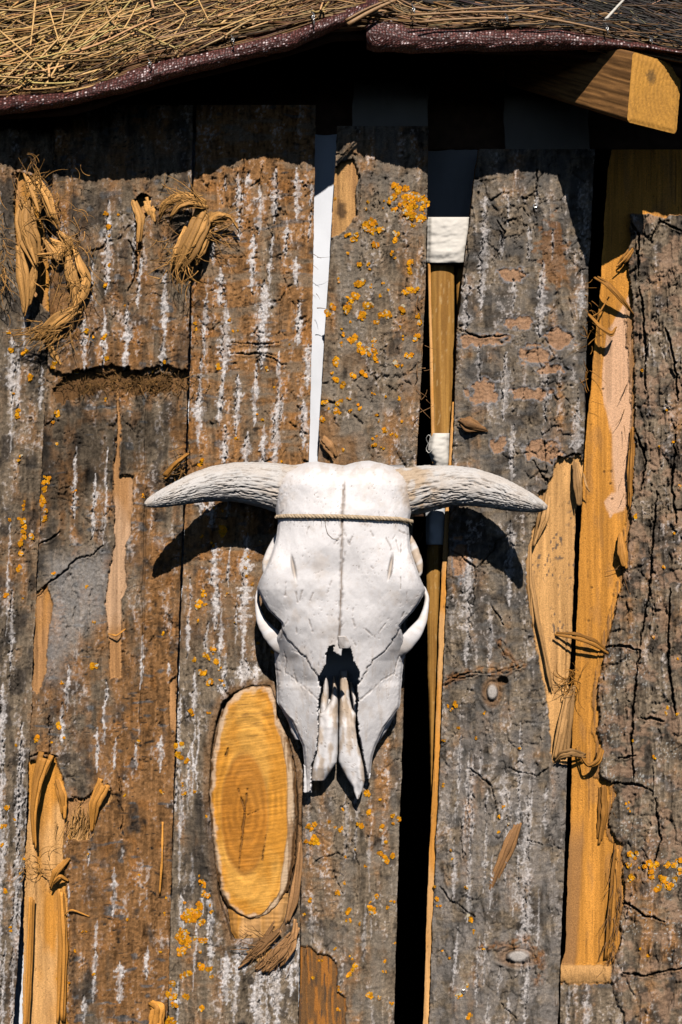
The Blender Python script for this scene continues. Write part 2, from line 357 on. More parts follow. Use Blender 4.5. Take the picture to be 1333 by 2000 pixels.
tag(bpy.data.objects['plank'], 'dark grey bark plank with faint white streaks beside the shredded fibre tuft')
# --- second plank: two tiers of bark with a fibrous break between
def st_1(px, py, u):
    wm = 0.55+0.35*ss(1250, 1500, py)*ss(150, 260, px)-0.25*ss(760, 800, py)*(1-ss(950, 1100, py))+0.25*ss(900, 1200, py)*ss(260, 300, px)
    h, c = bark(px, py, 12, warm=0.5, dark=0.35, lent=1.0)
    h2, c2 = bark(px, py, 13, warm=0.95, dark=0.12, lent=1.0)
    m = ss(0.55, 0.75, wm+0.35*(fbm(px/40, py/70, 4, 8)-0.5)); c = c*(1-m[..., None])+c2*m[..., None]; h = h*(1-m)+h2*m
    gm = ss(-25, 25, poly_sd(px, py, [(100, 1090), (205, 1075), (215, 1190), (150, 1260), (95, 1330), (85, 1280)])+26*(fbm(px/22, py/26, 4, 3)-0.5))
    c = mixc(c, np.array([0.36, 0.33, 0.31]), gm*0.8*(0.4+0.6*fbm(px/3, py/3, 2, 5)))
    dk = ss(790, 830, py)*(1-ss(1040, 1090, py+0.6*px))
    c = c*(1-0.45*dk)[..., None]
    L = z3([(595, 260, 760, 16), (735, 280, 660, 10), (765, 470, 830, 12), (690, 820, 1180, 18), (900, 640, 1170, 18), (570, 850, 1150, 11), (465, 900, 1180, 14), (500, 560, 800, 7)])
    L += z1([(500, 80, 530, 16), (620, 260, 670, 14), (700, 80, 700, 6), (450, 1500, 1800, 10), (690, 1600, 2000, 12), (930, 1300, 1650, 8), (1100, 1480, 1560, 10), (405, 1750, 2000, 16)])
    L += z2([(640, 80, 350, 14), (745, 150, 330, 12), (890, 180, 330, 16), (1050, 130, 350, 16), (580, 870, 960, 10), (795, 850, 940, 12), (750, 990, 1300, 13), (450, 1100, 1450, 8), (630, 1340, 1500, 12), (625, 1530, 1850, 18), (785, 1600, 1850, 26), (965, 1500, 1700, 11), (550, 1820, 2000, 12)])
    c = c*0.84
    h, c = streaks(px, py, h, c, L, 22, amt=0.95)
    # lower tier lies deeper than the upper one
    st = ss(718, 726, py+52*(fbm(px/34, px*0, 4, 4)-0.5)); h = h+0.010*(1-st)
    h, c, _ = peel(px, py, h, c, [(150, 716), (200, 732), (250, 724), (300, 735), (368, 726), (370, 764), (300, 772), (220, 760), (150, 776), (110, 790), (104, 760)], 32, 0.006, 13, TAN*0.34, BROWN*0.6, rim=False)
    # bare strips
    h, c, _ = peel(px, py, h, c, [(228, 740), (236, 830), (234, 930), (250, 925), (262, 928), (258, 1040), (246, 1065), (248, 1150), (236, 1170), (240, 1280), (236, 1322), (214, 1328), (212, 1220), (204, 1180), (214, 1110), (224, 1060), (222, 930), (230, 830)], 33, 0.006, 4, TAN*0.95, np.array([0.50, 0.30, 0.17]))
    h, c, _ = peel(px, py, h, c, [(68, 1160), (92, 1140), (104, 1180), (94, 1260), (90, 1310), (72, 1360), (60, 1330)], 34, 0.006, 4, ORANGE*0.8, TAN)
    h, c, _ = peel(px, py, h, c, [(45, 1490), (108, 1478), (124, 1530), (128, 1640), (122, 1660), (130, 1720), (134, 1860), (130, 2100), (20, 2100), (44, 1800), (50, 1600)], 35, 0.008, 4, ORANGE*0.92, PALE*0.9)
    h, c, _ = peel(px, py, h, c, [(120, 1560), (168, 1556), (212, 1528), (220, 1560), (180, 1600), (176, 1640), (130, 1640)], 36, 0.007, 5, TAN, PALE*0.8)
    h, c, _ = peel(px, py, h, c, [(262, 392), (276, 378), (296, 384), (292, 418), (280, 432), (276, 500), (268, 540), (266, 470)], 37, 0.006, 3, TAN, PALE*0.8)
    h, c, _ = peel(px, py, h, c, [(330, 1330), (345, 1320), (344, 1430), (332, 1420)], 38, 0.005, 2, TAN*0.8, TAN)
    h = cracks(px, py, h, [[(72, 1062), (100, 1052), (118, 1038)], [(70, 1170), (95, 1140), (130, 1112), (150, 1092), (185, 1082), (202, 1066)], [(55, 1482), (75, 1470), (100, 1476), (112, 1478)], [(140, 1556), (165, 1562)], [(248, 470), (268, 500), (262, 545), (248, 570)], [(236, 1515), (236, 1560)], [(232, 1560), (240, 1590), (238, 1640)], [(95, 1400), (98, 1470)]], 41)
    cr = (1-ss(0.8, 2.6, np.abs(px-(289-0.02*(py-760))-8*(fbm(py/70, px*0, 3, 6)-0.5))))*ss(755, 775, py)*(1-ss(1350, 1500, py))
    h = h-0.006*cr
    return h, c
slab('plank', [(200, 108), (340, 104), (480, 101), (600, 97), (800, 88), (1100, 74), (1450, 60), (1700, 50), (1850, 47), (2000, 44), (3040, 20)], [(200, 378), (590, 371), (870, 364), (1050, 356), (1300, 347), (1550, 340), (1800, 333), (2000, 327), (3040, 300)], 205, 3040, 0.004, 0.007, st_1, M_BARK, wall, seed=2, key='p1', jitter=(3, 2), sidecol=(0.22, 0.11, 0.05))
tag(bpy.data.objects['plank.001'], 'rust brown bark plank with a torn fibrous break across it and stripped orange strips')
# --- third plank: white streaked, carries the oval branch cut
def st_2(px, py, u):
    h, c = bark(px, py, 14, warm=0.85, dark=0.02, lent=0.8)
    h2, c2 = bark(px, py, 15, warm=0.15, dark=0.35, lent=0.3)
    m = ss(1080, 1320, py+90*(fbm(px/40, py/50, 3, 9)-0.5)); c = c*(1-m[..., None])+c2*m[..., None]; h = h*(1-m)+h2*m
    bnd = ss(0.5, 0.7, fbm(px/60, py/16, 4, 6))*(1-m); c = mixc(c, GREY*1.15, bnd*0.7)
    L = z4([(262, 130, 300, 10), (300, 130, 190, 8), (355, 180, 390, 13), (422, 110, 340, 13), (515, 110, 330, 12), (572, 180, 260, 9), (150, 330, 520, 15), (182, 540, 700, 19), (205, 690, 1060, 17), (122, 660, 930, 9), (95, 940, 1310, 14), (183, 1050, 1220, 12), (260, 1010, 1270, 12), (322, 400, 650, 14), (402, 400, 620, 12), (467, 330, 490, 12), (372, 600, 970, 24), (337, 950, 1220, 14), (435, 910, 1410, 17), (512, 500, 620, 11), (522, 690, 870, 18), (560, 880, 1060, 14), (546, 1120, 1320, 16), (368, 1230, 1420, 14), (300, 1260, 1420, 16), (200, 1230, 1420, 16), (572, 300, 420, 9), (260, 300, 420, 10), (205, 150, 200, 6), (450, 1100, 1200, 9)])
    L += z6([(672, 560, 1340, 26), (475, 330, 520, 26), (490, 620, 880, 22), (500, 860, 1120, 20), (440, 1080, 1260, 18), (530, 1000, 1330, 18), (575, 640, 860, 12), (340, 820, 1280, 10), (615, 970, 1190, 8), (560, 340, 440, 16), (400, 330, 450, 20)])
    L += [(440, 1280, 1400, 10), (382, 1310, 1410, 8), (478, 1290, 1345, 22), (500, 1300, 1345, 16), (416, 1780, 1900, 8), (352, 1360, 1440, 5)]
    L += rnd_streaks(425, 590, 1800, 1960, 17, 8, (7, 15), (70, 180))+rnd_streaks(345, 430, 1400, 1980, 14, 9, (3, 7), (60, 150))
    h, c = streaks(px, py, h, c, L, 23, amt=0.95)
    # bark welt growing round the branch cut
    sd = poly_sd(px, py, KNOT); wl = ss(-34, -4, sd); h = h+0.010*wl*(0.6+0.6*fbm(px/16, py/22, 3, 5))-0.020*ss(2, 8, sd)
    c = mixc(c, BROWN*0.9, 0.6*ss(-16, -2, sd+6*(fbm(px/9, py/9, 3, 5)-0.5)))
    dm = ss(30, -10, np.hypot((px-395)/1.0, (py-1660)/2.2)-30); c = mixc(c, DGREY, dm*0.6)
    h = cracks(px, py, h, [[(455, 668), (500, 672), (545, 670)], [(450, 692), (500, 690), (540, 696)], [(478, 300), (470, 420)], [(500, 700), (510, 690), (560, 715)]], 42, 0.005, 1.2)
    for x, y in ():
        q = np.hypot((px-x)/40, (py-y-3*np.sin(px/9))/1.5); h = h-0.004*(1-ss(0.6, 1.0, q))
    return h, c
KNOT = [(430, 1372), (455, 1350), (490, 1336), (530, 1336), (543, 1370), (548, 1400), (568, 1440), (582, 1500), (588, 1590), (580, 1700), (568, 1760), (560, 1800), (540, 1830), (450, 1840), (440, 1800), (425, 1760), (415, 1660), (405, 1560), (408, 1470), (418, 1410)]
slab('plank', [(200, 385), (390, 377), (590, 375), (870, 368), (1100, 358), (1450, 345), (1700, 336), (2000, 329), (3040, 304)], [(200, 617), (340, 615), (600, 611), (870, 605), (1000, 602), (1600, 590), (2000, 583), (3040, 560)], 205, 3040, 0.003, 0.011, st_2, M_BARK, wall, seed=3, key='p2', jitter=(1.8, 1.2), sidecol=(0.50, 0.25, 0.08))
tag(bpy.data.objects['plank.002'], 'brown bark plank with many chalky white streaks and the oval branch cut')
# --- fourth plank: grey with orange lichen, behind the muzzle
def st_3(px, py, u):
    h, c = bark(px, py, 16, warm=0.30, dark=0.22, lent=0.15, grit=1.2, cell=(40, 60))
    h = cracks(px, py, h, [[(610, 1690), (630, 1672), (660, 1668), (690, 1675)], [(655, 1680), (652, 1710), (668, 1745)], [(690, 1640), (700, 1690), (698, 1760)], [(690, 330), (705, 345), (700, 400)], [(640, 860), (655, 872), (640, 900)]], 43, 0.005, 1.1)
    wz = ss(0.5, 0.68, fbm(px/40, py/60, 4, 12))*ss(640, 760, py+0.5*(px-700))*(1-ss(900, 1000, py)); c = mixc(c, BROWN*0.95, wz*0.6)
    c = mixc(c, np.array([0.21, 0.175, 0.14]), 0.5*ss(0.45, 0.65, fbm(px/30, py/40, 4, 2)))
    L = rnd_streaks(600, 790, 1300, 1980, 16, 12, (3, 9), (50, 150))
    h, c = streaks(px, py, h, c, L, 24, amt=0.35)
    h, c, m = peel(px, py, h, c, [(652, 330), (668, 318), (690, 312), (702, 330), (696, 380), (698, 420), (676, 450), (645, 465), (648, 400)], 40, 0.007, 4, TAN*0.75, PALE*0.75)
    c = mixc(c, np.array([0.05, 0.03, 0.02]), m*ss(14, 4, np.hypot(px-667, (py-412)/2)+8*(fbm(px/8, py/8, 2, 4)-0.5))*0.85)
    # peeled window low on the plank: rust brown under-bark
    sd = poly_sd(px, py, [(580, 1845), (606, 1848), (622, 1862), (645, 1866), (658, 1880), (660, 1935), (676, 1948), (676, 2100), (560, 2100)])+6*(fbm(px/9, py/9, 3, 7)-0.5)
    m = ss(-0.8, 0.8, sd); f = fbm(px/5, py/60, 4, 9); cw = mixc(np.broadcast_to(BROWN*0.75, px.shape+(3,)), RUST*1.25, ss(0.48, 0.62, f)); cw = mixc(cw, DGREY, ss(0.6, 0.7, fbm(px/3, py/30, 3, 3))*0.7)
    h = h*(1-m)+m*(-0.006+0.002*(f-0.5)); c = c*(1-m[..., None])+cw*m[..., None]
    return h, c
slab('plank', [(200, 661), (300, 656), (450, 648), (620, 637), (750, 629), (890, 622), (1200, 608), (1500, 593), (1600, 591), (2000, 584), (3040, 560)], [(200, 838), (380, 835), (550, 832), (700, 825), (890, 815), (1350, 789), (1500, 785), (1700, 778), (2000, 770), (3040, 745)], 246, 3040, 0.006, 0.010, st_3, M_BARK, wall, seed=4, key='p3', jitter=(2, 1.5), sidecol=(0.30, 0.2, 0.12))
tag(bpy.data.objects['plank.003'], 'smooth grey brown bark plank spotted with orange lichen behind the muzzle')
# --- fifth plank: grey, knotted, with sawn left edge
EPEEL = [(1088, 897), (1133, 889), (1150, 930), (1150, 1000), (1140, 1200), (1130, 1350), (1122, 1500), (1096, 1492), (1080, 1488), (1074, 1410), (1062, 1335), (1046, 1255), (1031, 1170), (1029, 1100), (1036, 1045), (1056, 990), (1050, 962), (1068, 955), (1080, 930)]
def knotring(px, py, h, c, x, y, rx, ry, s):
    q = np.hypot((px-x)/rx, (py-y)/ry); a = np.arctan2(py-y, px-x)
    w = ss(3.4, 1.0, q)*ss(0.6, 1.0, q)
    r = np.sin(q*7.5+3*(fbm(px/14, py/14, 3, s)-0.5)*2)
    h = h+w*0.0026*r*(0.35+0.65*ss(0, 0.5, np.sin(a)))
    b = ss(1.0, 0.55, q); h = h*(1-b)+b*0.006; c = mixc(c, np.array([0.44, 0.39, 0.35]), b*0.9)
    rg = ss(0.8, 1.0, q)*ss(1.35, 1.05, q); h = h-0.005*rg; c = mixc(c, BROWN, 0.5*ss(1.9, 1.2, q)*(1-b))
    return h, c
def st_4(px, py, u):
    h, c = bark(px, py, 17, warm=0.16, dark=0.60, lent=0.4, grit=1.1, cell=(27, 44), crackw=0.9, seam=0.75)
    c = mixc(c, np.array([0.15, 0.14, 0.13]), 0.35*ss(0.35, 0.6, fbm(px/30, py/12, 4, 2)))
    lo = ss(1350, 1480, py); c = mixc(c, np.array([0.25, 0.215, 0.19]), 0.5*lo*ss(0.4, 0.6, fbm(px/16, py/40, 4, 4)))
    # salmon scars where the outer bark flaked away
    for x, y, rx, ry in ((1010, 630, 34, 13), (935, 665, 55, 14), (1095, 660, 28, 20), (1045, 695, 30, 22), (945, 765, 30, 24), (1040, 770, 42, 14), (975, 870, 16, 18), (1060, 880, 34, 22), (1000, 535, 26, 14), (1075, 720, 30, 10), (900, 1090, 14, 40), (1085, 1060, 18, 40), (1080, 500, 30, 70)):
        q = np.hypot((px-x)/rx, (py-y)/ry)+1.5*(fbm(px/12, py/9, 4, 7)-0.5); m = ss(1.0, 0.85, q)
        if y != 500: c = mixc(c, np.array([0.40, 0.215, 0.115])*1.0, m*0.78); h = h-0.0018*m; c = mixc(c, np.array([0.26, 0.25, 0.26]), 0.5*ss(1.25, 1.08, q)*(1-m))
        else: c = mixc(c, RUST*0.8, m*0.5)
    L = z5([(372, 220, 760, 28), (490, 200, 360, 10), (590, 360, 520, 12), (620, 180, 280, 10), (648, 530, 890, 28), (845, 590, 800, 18), (822, 1200, 1450, 30), (280, 600, 860, 20), (470, 980, 1290, 24), (505, 1330, 1600, 14), (670, 1100, 1300, 10), (455, 390, 510, 10), (700, 380, 520, 8), (345, 940, 1100, 12), (510, 620, 760, 10)])
    L += [(918, 1080, 1300, 16), (1000, 1020, 1180, 12), (1030, 1560, 1900, 14), (960, 1180, 1290, 8), (985, 1500, 1600, 9), (890, 1640, 1760, 8), (1035, 1720, 1960, 12)]+rnd_streaks(870, 1080, 1400, 1960, 34, 14, (3, 8), (40, 140))
    h, c = streaks(px, py, h, c, L, 25, amt=0.62)
    # knots
    h, c = knotring(px, py, h, c, 962, 1352, 13, 19, 3); h, c = knotring(px, py, h, c, 1012, 1868, 26, 14, 5)
    q = np.hypot((px-982)/12, (py-1330)/10); m = ss(1.0, 0.7, q); h = h-0.012*m; c = mixc(c, BROWN*0.6, m*0.8)
    for pts, w in (([(870, 1330), (900, 1318), (940, 1310), (985, 1312), (1020, 1300)], 7), ([(940, 1850), (985, 1845), (1035, 1835), (1055, 1870), (1050, 1920)], 6), ([(975, 1255), (1000, 1290), (1012, 1305)], 5)):
        sd = np.full(px.shape, 1e9)
        for a, b in zip(pts[:-1], pts[1:]):
            ex, ey = b[0]-a[0], b[1]-a[1]; t = np.clip(((px-a[0])*ex+(py-a[1])*ey)/(ex*ex+ey*ey), 0, 1); sd = np.minimum(sd, np.hypot(px-a[0]-t*ex, py-a[1]-t*ey))
        sd = sd+8*(fbm(px/11, py/9, 3, 6)-0.5); sd = sd+14*(fbm(px/22, py/18, 3, 16)-0.5); c = mixc(c, RUST*0.85, 0.6*ss(w+9, w-5, sd)*ss(0.35, 0.6, fbm(px/7, py/7, 3, 17))); h = h+0.003*ss(w+8, w-4, sd)-0.004*ss(2.2, 0.7, np.abs(sd-w+2))
    h = cracks(px, py, h, [[(1040, 900), (1066, 935), (1070, 955)], [(1063, 860), (1066, 950)], [(1000, 1042), (972, 1055), (958, 1085), (930, 1110)], [(880, 1075), (905, 1090), (930, 1110), (925, 1180)], [(920, 1500), (960, 1535), (975, 1600)], [(870, 1330), (900, 1318), (940, 1312)], [(995, 1500), (1050, 1515), (1070, 1500)], [(1086, 960), (1088, 893), (1137, 888)], [(970, 430), (985, 450), (975, 500)], [(1050, 330), (1046, 400)], [(905, 440), (915, 500), (905, 560)], [(1080, 1130), (1085, 1230)], [(960, 1180), (985, 1220)], [(860, 1730), (880, 1760), (930, 1790)], [(980, 1960), (1010, 1990)], [(900, 1600), (905, 1680)], [(1030, 1640), (1060, 1650)], [(885, 640), (940, 660), (990, 655)]], 44, 0.007, 1.6)
    # the bare patch along the right edge, dotted with mould
    h, c, m = peel(px, py, h, c, EPEEL, 41, 0.008, 5, PALE*0.80, PALE*0.95)
    sp = ss(0.70, 0.80, vn(px/3.6, py/6.5, 9))*ss(0.45, 0.62, fbm(px/30, py/45, 3, 10))*ss(920, 990, py)*(1-ss(1230, 1280, py)); c = mixc(c, np.array([0.09, 0.075, 0.065]), sp*m*0.85)
    return h, c
slab('plank', [(280, 938), (330, 930), (430, 918), (560, 902), (650, 893), (800, 889), (900, 884), (1000, 880), (1100, 874), (1200, 871), (1400, 864), (1600, 854), (1800, 846), (2000, 839), (3040, 800)], [(280, 1164), (330, 1160), (540, 1150), (700, 1146), (890, 1140), (960, 1136), (1000, 1125), (1200, 1119), (1350, 1111), (1480, 1108), (1600, 1105), (1800, 1098), (2000, 1090), (3040, 1062)], 291, 3040, 0.006, 0.010, st_4, M_BARK, wall, seed=5, key='p4', jitter=(2, 2), sidecol=(0.30, 0.15, 0.05), offL=-2, thick=0.03)
tag(bpy.data.objects['plank.004'], 'grey cracked bark plank with two knots and a speckled bare patch on its edge')
# --- sixth plank: bare orange wood on the left, thick bark on the right
GE = [(405, 1228), (450, 1232), (520, 1226), (600, 1236), (800, 1242), (960, 1236), (1050, 1229), (1150, 1215), (1264, 1184), (1300, 1176), (1356, 1168), (1400, 1173), (1428, 1167), (1456, 1175), (1516, 1172), (1530, 1198), (1552, 1204), (1584, 1192), (1612, 1190), (1640, 1204), (1648, 1218), (1680, 1216), (1752, 1220), (1800, 1212), (1840, 1214), (1864, 1204), (1888, 1194), (1932, 1196), (1956, 1206), (1980, 1220), (3040, 1220)]
def st_5(px, py, u):
    hw, cw = grain(px, py, 50, ORANGE*1.0, ORANGE*0.92)
    pk = ss(0, 5, poly_sd(px, py, [(1185, 640), (1235, 560), (1245, 930), (1222, 1000), (1190, 1010), (1180, 980), (1200, 960), (1190, 850), (1170, 760)])+14*(fbm(px/9, py/120, 3, 2)-0.5))
    cw = mixc(cw, np.array([0.70, 0.42, 0.26]), pk*0.85)
    st2 = ss(0.60, 0.66, fbm(px/9, py/260, 3, 44)); cw = cw*(1-0.22*st2)[..., None]
    lf = ss(8, -2, px-(1136-0.06*(py-1640))-10*(fbm(py/60, px*0, 3, 1)-0.5))*ss(1580, 1660, py); cw = mixc(cw, TAN*0.75, lf*0.8); hw = hw+0.003*lf
    hb, cb = bark(px, py, 18, warm=0.30, dark=0.52, lent=0.5, grit=1.0, cell=(42, 66), crackw=1.5, seam=0.9)
    bl = ss(0.5, 0.62, fbm(px/24, py/20, 4, 21)); cb = mixc(cb, np.array([0.33, 0.20, 0.125]), bl*0.6)
    sp = ss(0.80, 0.88, vn(px/3, py/3, 11))*ss(0.5, 0.62, fbm(px/40, py/50, 3, 22))*ss(1100, 1300, py); cb = mixc(cb, np.array([0.5, 0.48, 0.44]), sp*0.7)
    sd = px-curve(GE, py)+9*(fbm(px/12, py/16, 4, 31)-0.5)+3*(vn(px/3, py/3, 5)-0.5)
    sd = np.minimum(sd, py-curve([(1200, 412), (1260, 416), (1300, 425), (1333, 420), (1500, 430)], px)+12*(fbm(px/14, py/14, 3, 4)-0.5))
    m = ss(-0.8, 1.0, sd)
    bm = ss(14, 24, sd+12*(fbm(px/10, py/30, 3, 30)-0.5))*0+m
    # torn inner bark just left of the thick bark
    ib = ss(-1, 1, sd+13+16*(fbm(px/12, py/70, 3, 33)-0.5))*(1-m)*ss(560, 640, py); f = fbm(px/2.4, py/40, 3, 34)
    h = hw+ib*(0.003+0.003*(f-0.5)); c = mixc(cw, TAN*0.62, ib*ss(0.3, 0.6, f)*0.9)
    big = -0.006*(1-ss(0.02, 0.16, np.abs(fbm(px/70, py/120, 3, 61)-0.5)*2))
    hb = cracks(px, py, hb, [[(1250, 560), (1258, 640), (1262, 760)], [(1182, 1264), (1225, 1262), (1250, 1270)], [(1250, 1270), (1240, 1350), (1234, 1450), (1240, 1530)], [(1198, 1530), (1240, 1530), (1275, 1545)], [(1310, 1150), (1305, 1300), (1320, 1400)], [(1300, 640), (1318, 700), (1325, 780)], [(1285, 960), (1275, 1050), (1270, 1140), (1250, 1265)], [(1220, 1760), (1260, 1790), (1300, 1800)], [(1215, 1900), (1260, 1905), (1333, 1890)], [(1225, 430), (1250, 460), (1245, 540)], [(1270, 470), (1290, 430), (1333, 450)], [(1240, 840), (1262, 900), (1250, 960)], [(1320, 850), (1312, 940), (1322, 1020)], [(1255, 1400), (1300, 1410)], [(1210, 1480), (1240, 1475)], [(1280, 1560), (1290, 1640), (1275, 1700)]], 45, 0.012, 2.6)
    hbk = 0.013+hb*1.35+0.0035*ss(0, 16, sd)+big*0.6
    h = h*(1-bm)+hbk*bm; c = c*(1-bm[..., None])+cb*bm[..., None]
    # bark returns at the foot of the bare strip, below a splintered ledge
    s2 = py-1922+10*(fbm(px/10, py/10, 3, 12)-0.5); m2 = ss(-1, 1, s2)*(1-m); h4, c4 = bark(px, py, 19, warm=0.1, dark=0.3); h4, c4 = streaks(px, py, h4, c4, [(1150, 1915, 2040, 9), (1110, 1930, 2040, 8)], 27, amt=0.5)
    h = h*(1-m2)+(0.006+h4)*m2; c = c*(1-m2[..., None])+c4*m2[..., None]
    m3 = ss(0, 2, py-1884+6*(fbm(px/8, py/8, 3, 2)-0.5))*(1-ss(-2, 0, s2))*(1-m); c = mixc(c, PALE*0.75, m3); h = h+m3*(0.006+0.004*(fbm(px/3, py/20, 3, 3)-0.5)+0.004*np.sin(np.clip((py-1884)/38, 0, 1)*3.14))
    # nail pricks and scratches in the bare wood
    for x, y in ((1180, 695), (1178, 760), (1193, 945), (1180, 922), (1196, 975), (1156, 1148), (1150, 1213), (1194, 921)):
        q = np.hypot(px-x, py-y); h = h-0.002*ss(3.0, 1.2, q); c = mixc(c, BROWN*0.5, ss(3.2, 1.4, q)*0.7)
    return h, c
slab('plank', [(280, 1197), (330, 1187), (560, 1173), (700, 1159), (900, 1141), (1000, 1136), (1200, 1127), (1400, 1120), (1600, 1114), (1750, 1108), (1860, 1104), (1885, 1096), (2000, 1094), (3040, 1070)], [(280, 1445), (3040, 1395)], 292, 3040, -0.002, 0.004, st_5, M_BARK, wall, seed=6, key='p5', jitter=(1.8, 2), sidecol=(0.30, 0.14, 0.05))
tag(bpy.data.objects['plank.005'], 'plank of bare orange wood with thick dark ragged bark along one side')
# --- planks past both edges of the picture (plainer)
def st_x(s):
    def f(px, py, u):
        h, c = bark(px, py, s, warm=0.35, dark=0.35); return streaks(px, py, h, c, rnd_streaks(float(px.min()), float(px.max()), 300, 1900, 25, s), s+1, amt=0.7)
    return f
for k, (a, b) in enumerate(((-480, -222), (-770, -490), (-1080, -780))):
    slab('plank', [(200, a), (3040, a-20)], [(200, b), (3040, b-18)], 200, 3040, 0.003, 0.008, st_x(60+k), M_BARK, wall, seed=20+k, step=(4, 5), lowcoarse=20)

# ------------------------------------------------------------------ the oval branch cut
cutl = [(1338, 500), (1342, 478), (1350, 462), (1372, 441), (1410, 426), (1470, 413), (1560, 407), (1660, 417), (1740, 430), (1770, 444), (1785, 462), (1796, 485)]
cutr = [(1338, 520), (1342, 532), (1350, 537), (1372, 543), (1400, 547), (1440, 565), (1500, 577), (1590, 579), (1680, 574), (1740, 563), (1770, 545), (1785, 528), (1796, 505)]
def st_cut(px, py, u):
    cx, cy = 478, 1588
    q = np.hypot((px-cx)/46, (py-cy)/118); w = fbm(px/22, py/40, 4, 3)
    rings = 0.5+0.5*np.sin((q+0.16*(w-0.5))*24+2*np.sin(px/30))
    col = mixc(np.broadcast_to(np.array([0.60, 0.25, 0.030]), px.shape+(3,)), np.array([0.66, 0.32, 0.060]), ss(0.4, 0.65, fbm(px/40, py/60, 3, 4)))
    inner = ss(1.06, 0.94, q+0.1*(w-0.5)); col = mixc(col, np.array([0.42, 0.155, 0.018]), inner*0.85)
    edge = ss(0.08, 0.0, np.abs(q-1.0)); col = mixc(col, np.array([0.42, 0.19, 0.04]), edge*0.45)
    col = col*(0.90+0.30*(rings-0.4)*ss(0.35, 0.6, fbm(px/26, py/40, 3, 23)))[..., None]
    saw = 0.55*vn(px/50, (py+0.14*px+6*fbm(px/60, py/60, 2, 3))/1.9, 6)+0.45*fbm(px/6, (py+0.14*px)/2.2, 3, 9); col = col*(0.62+0.76*saw)[..., None]*(0.78+0.44*fbm(px/30, py/45, 4, 19))[..., None]
    dr = ss(0.60, 0.75, fbm(px/26, (py+0.1*px)/5, 4, 8))*ss(1560, 1400, py); col = mixc(col, np.array([0.22, 0.10, 0.025]), dr*0.55)
    sdk = poly_sd(px, py, [(a, y) for y, a in cutl]+[(b, y) for y, b in cutr][::-1])
    rim = ss(13, 5, sdk+22*(fbm(px/16, py/24, 4, 7)-0.5)); col = mixc(col, np.array([0.60, 0.42, 0.28]), rim*0.85)
    rr_ = curve(cutr, py)-px+7*(fbm(px/10, py/40, 3, 11)-0.5); rz = ss(19, 15, rr_)*ss(1400, 1460, py); col = mixc(col, np.array([0.52, 0.37, 0.24])*1.0, rz*0.9); rz2 = rz*ss(0.5, 0.6, fbm(px/6, py/50, 3, 14)); col = mixc(col, BROWN*0.8, rz2*0.7)
    rim2 = ss(6, 2, sdk+14*(fbm(px/9, py/16, 4, 9)-0.5)); col = mixc(col, BROWN*0.7, rim2)
    h = -0.003*rz+0.0014*(saw-0.5)+0.0005*rings-0.004*ss(5, 0, sdk)+0.003*ss(70, 0, sdk)*0
    for a, b, wd in (((478, 1590), (467, 1698), 2.4), ((478, 1585), (466, 1540), 2.0), ((478, 1585), (484, 1540), 2.0), ((484, 1592), (505, 1583), 1.0), ((512, 1680), (520, 1630), 1.3), ((442, 1475), (447, 1460), 3.0)):
        ex, ey = b[0]-a[0], b[1]-a[1]; t = np.clip(((px-a[0])*ex+(py-a[1])*ey)/(ex*ex+ey*ey), 0, 1)
        dd = np.hypot(px-a[0]-t*ex+4*(fbm(px/12, py/16, 3, 4)-0.5), py-a[1]-t*ey)+1.8*(vn(px/3, py/6, 3)-0.5); m = ss(wd*1.3*(1.1-0.8*t), wd*0.3, dd)*(1-0.4*t)
        h = h-0.006*m; col = mixc(col, BROWN*0.5, m*0.75)
    return h, col
p2 = bpy.data.objects['plank.002']
cut = slab('branch_cut', cutl, cutr, 1338, 1796, 0.0235, 0.0, st_cut, M_WOOD, p2, thick=0.02, step=(1.5, 1.7), jitter=(6, 5), seed=8, sidecol=(0.25, 0.13, 0.05), edgeround=0.004, key='cut')
tag(cut, 'oval honey coloured sawn branch cut with a star crack')
def st_ledge(px, py, u):
    h, c = grain(px, py, 70, HONEY, PALE*0.8); f = fbm(px/30, py/4, 3, 5); return h+0.003*(f-0.5), c*(0.7+0.5*f)[..., None]
slab('torn_wood', [(1740, 440), (1785, 448), (1820, 452), (1838, 462), (1850, 458), (1866, 484), (1893, 512)], [(1740, 566), (1785, 560), (1815, 550), (1840, 556), (1860, 536), (1893, 520)], 1745, 1893, 0.014, 0.004, st_ledge, M_WOOD, p2, thick=0.012, step=(1.8, 2), jitter=(3, 4), seed=9, edgeround=0.004)
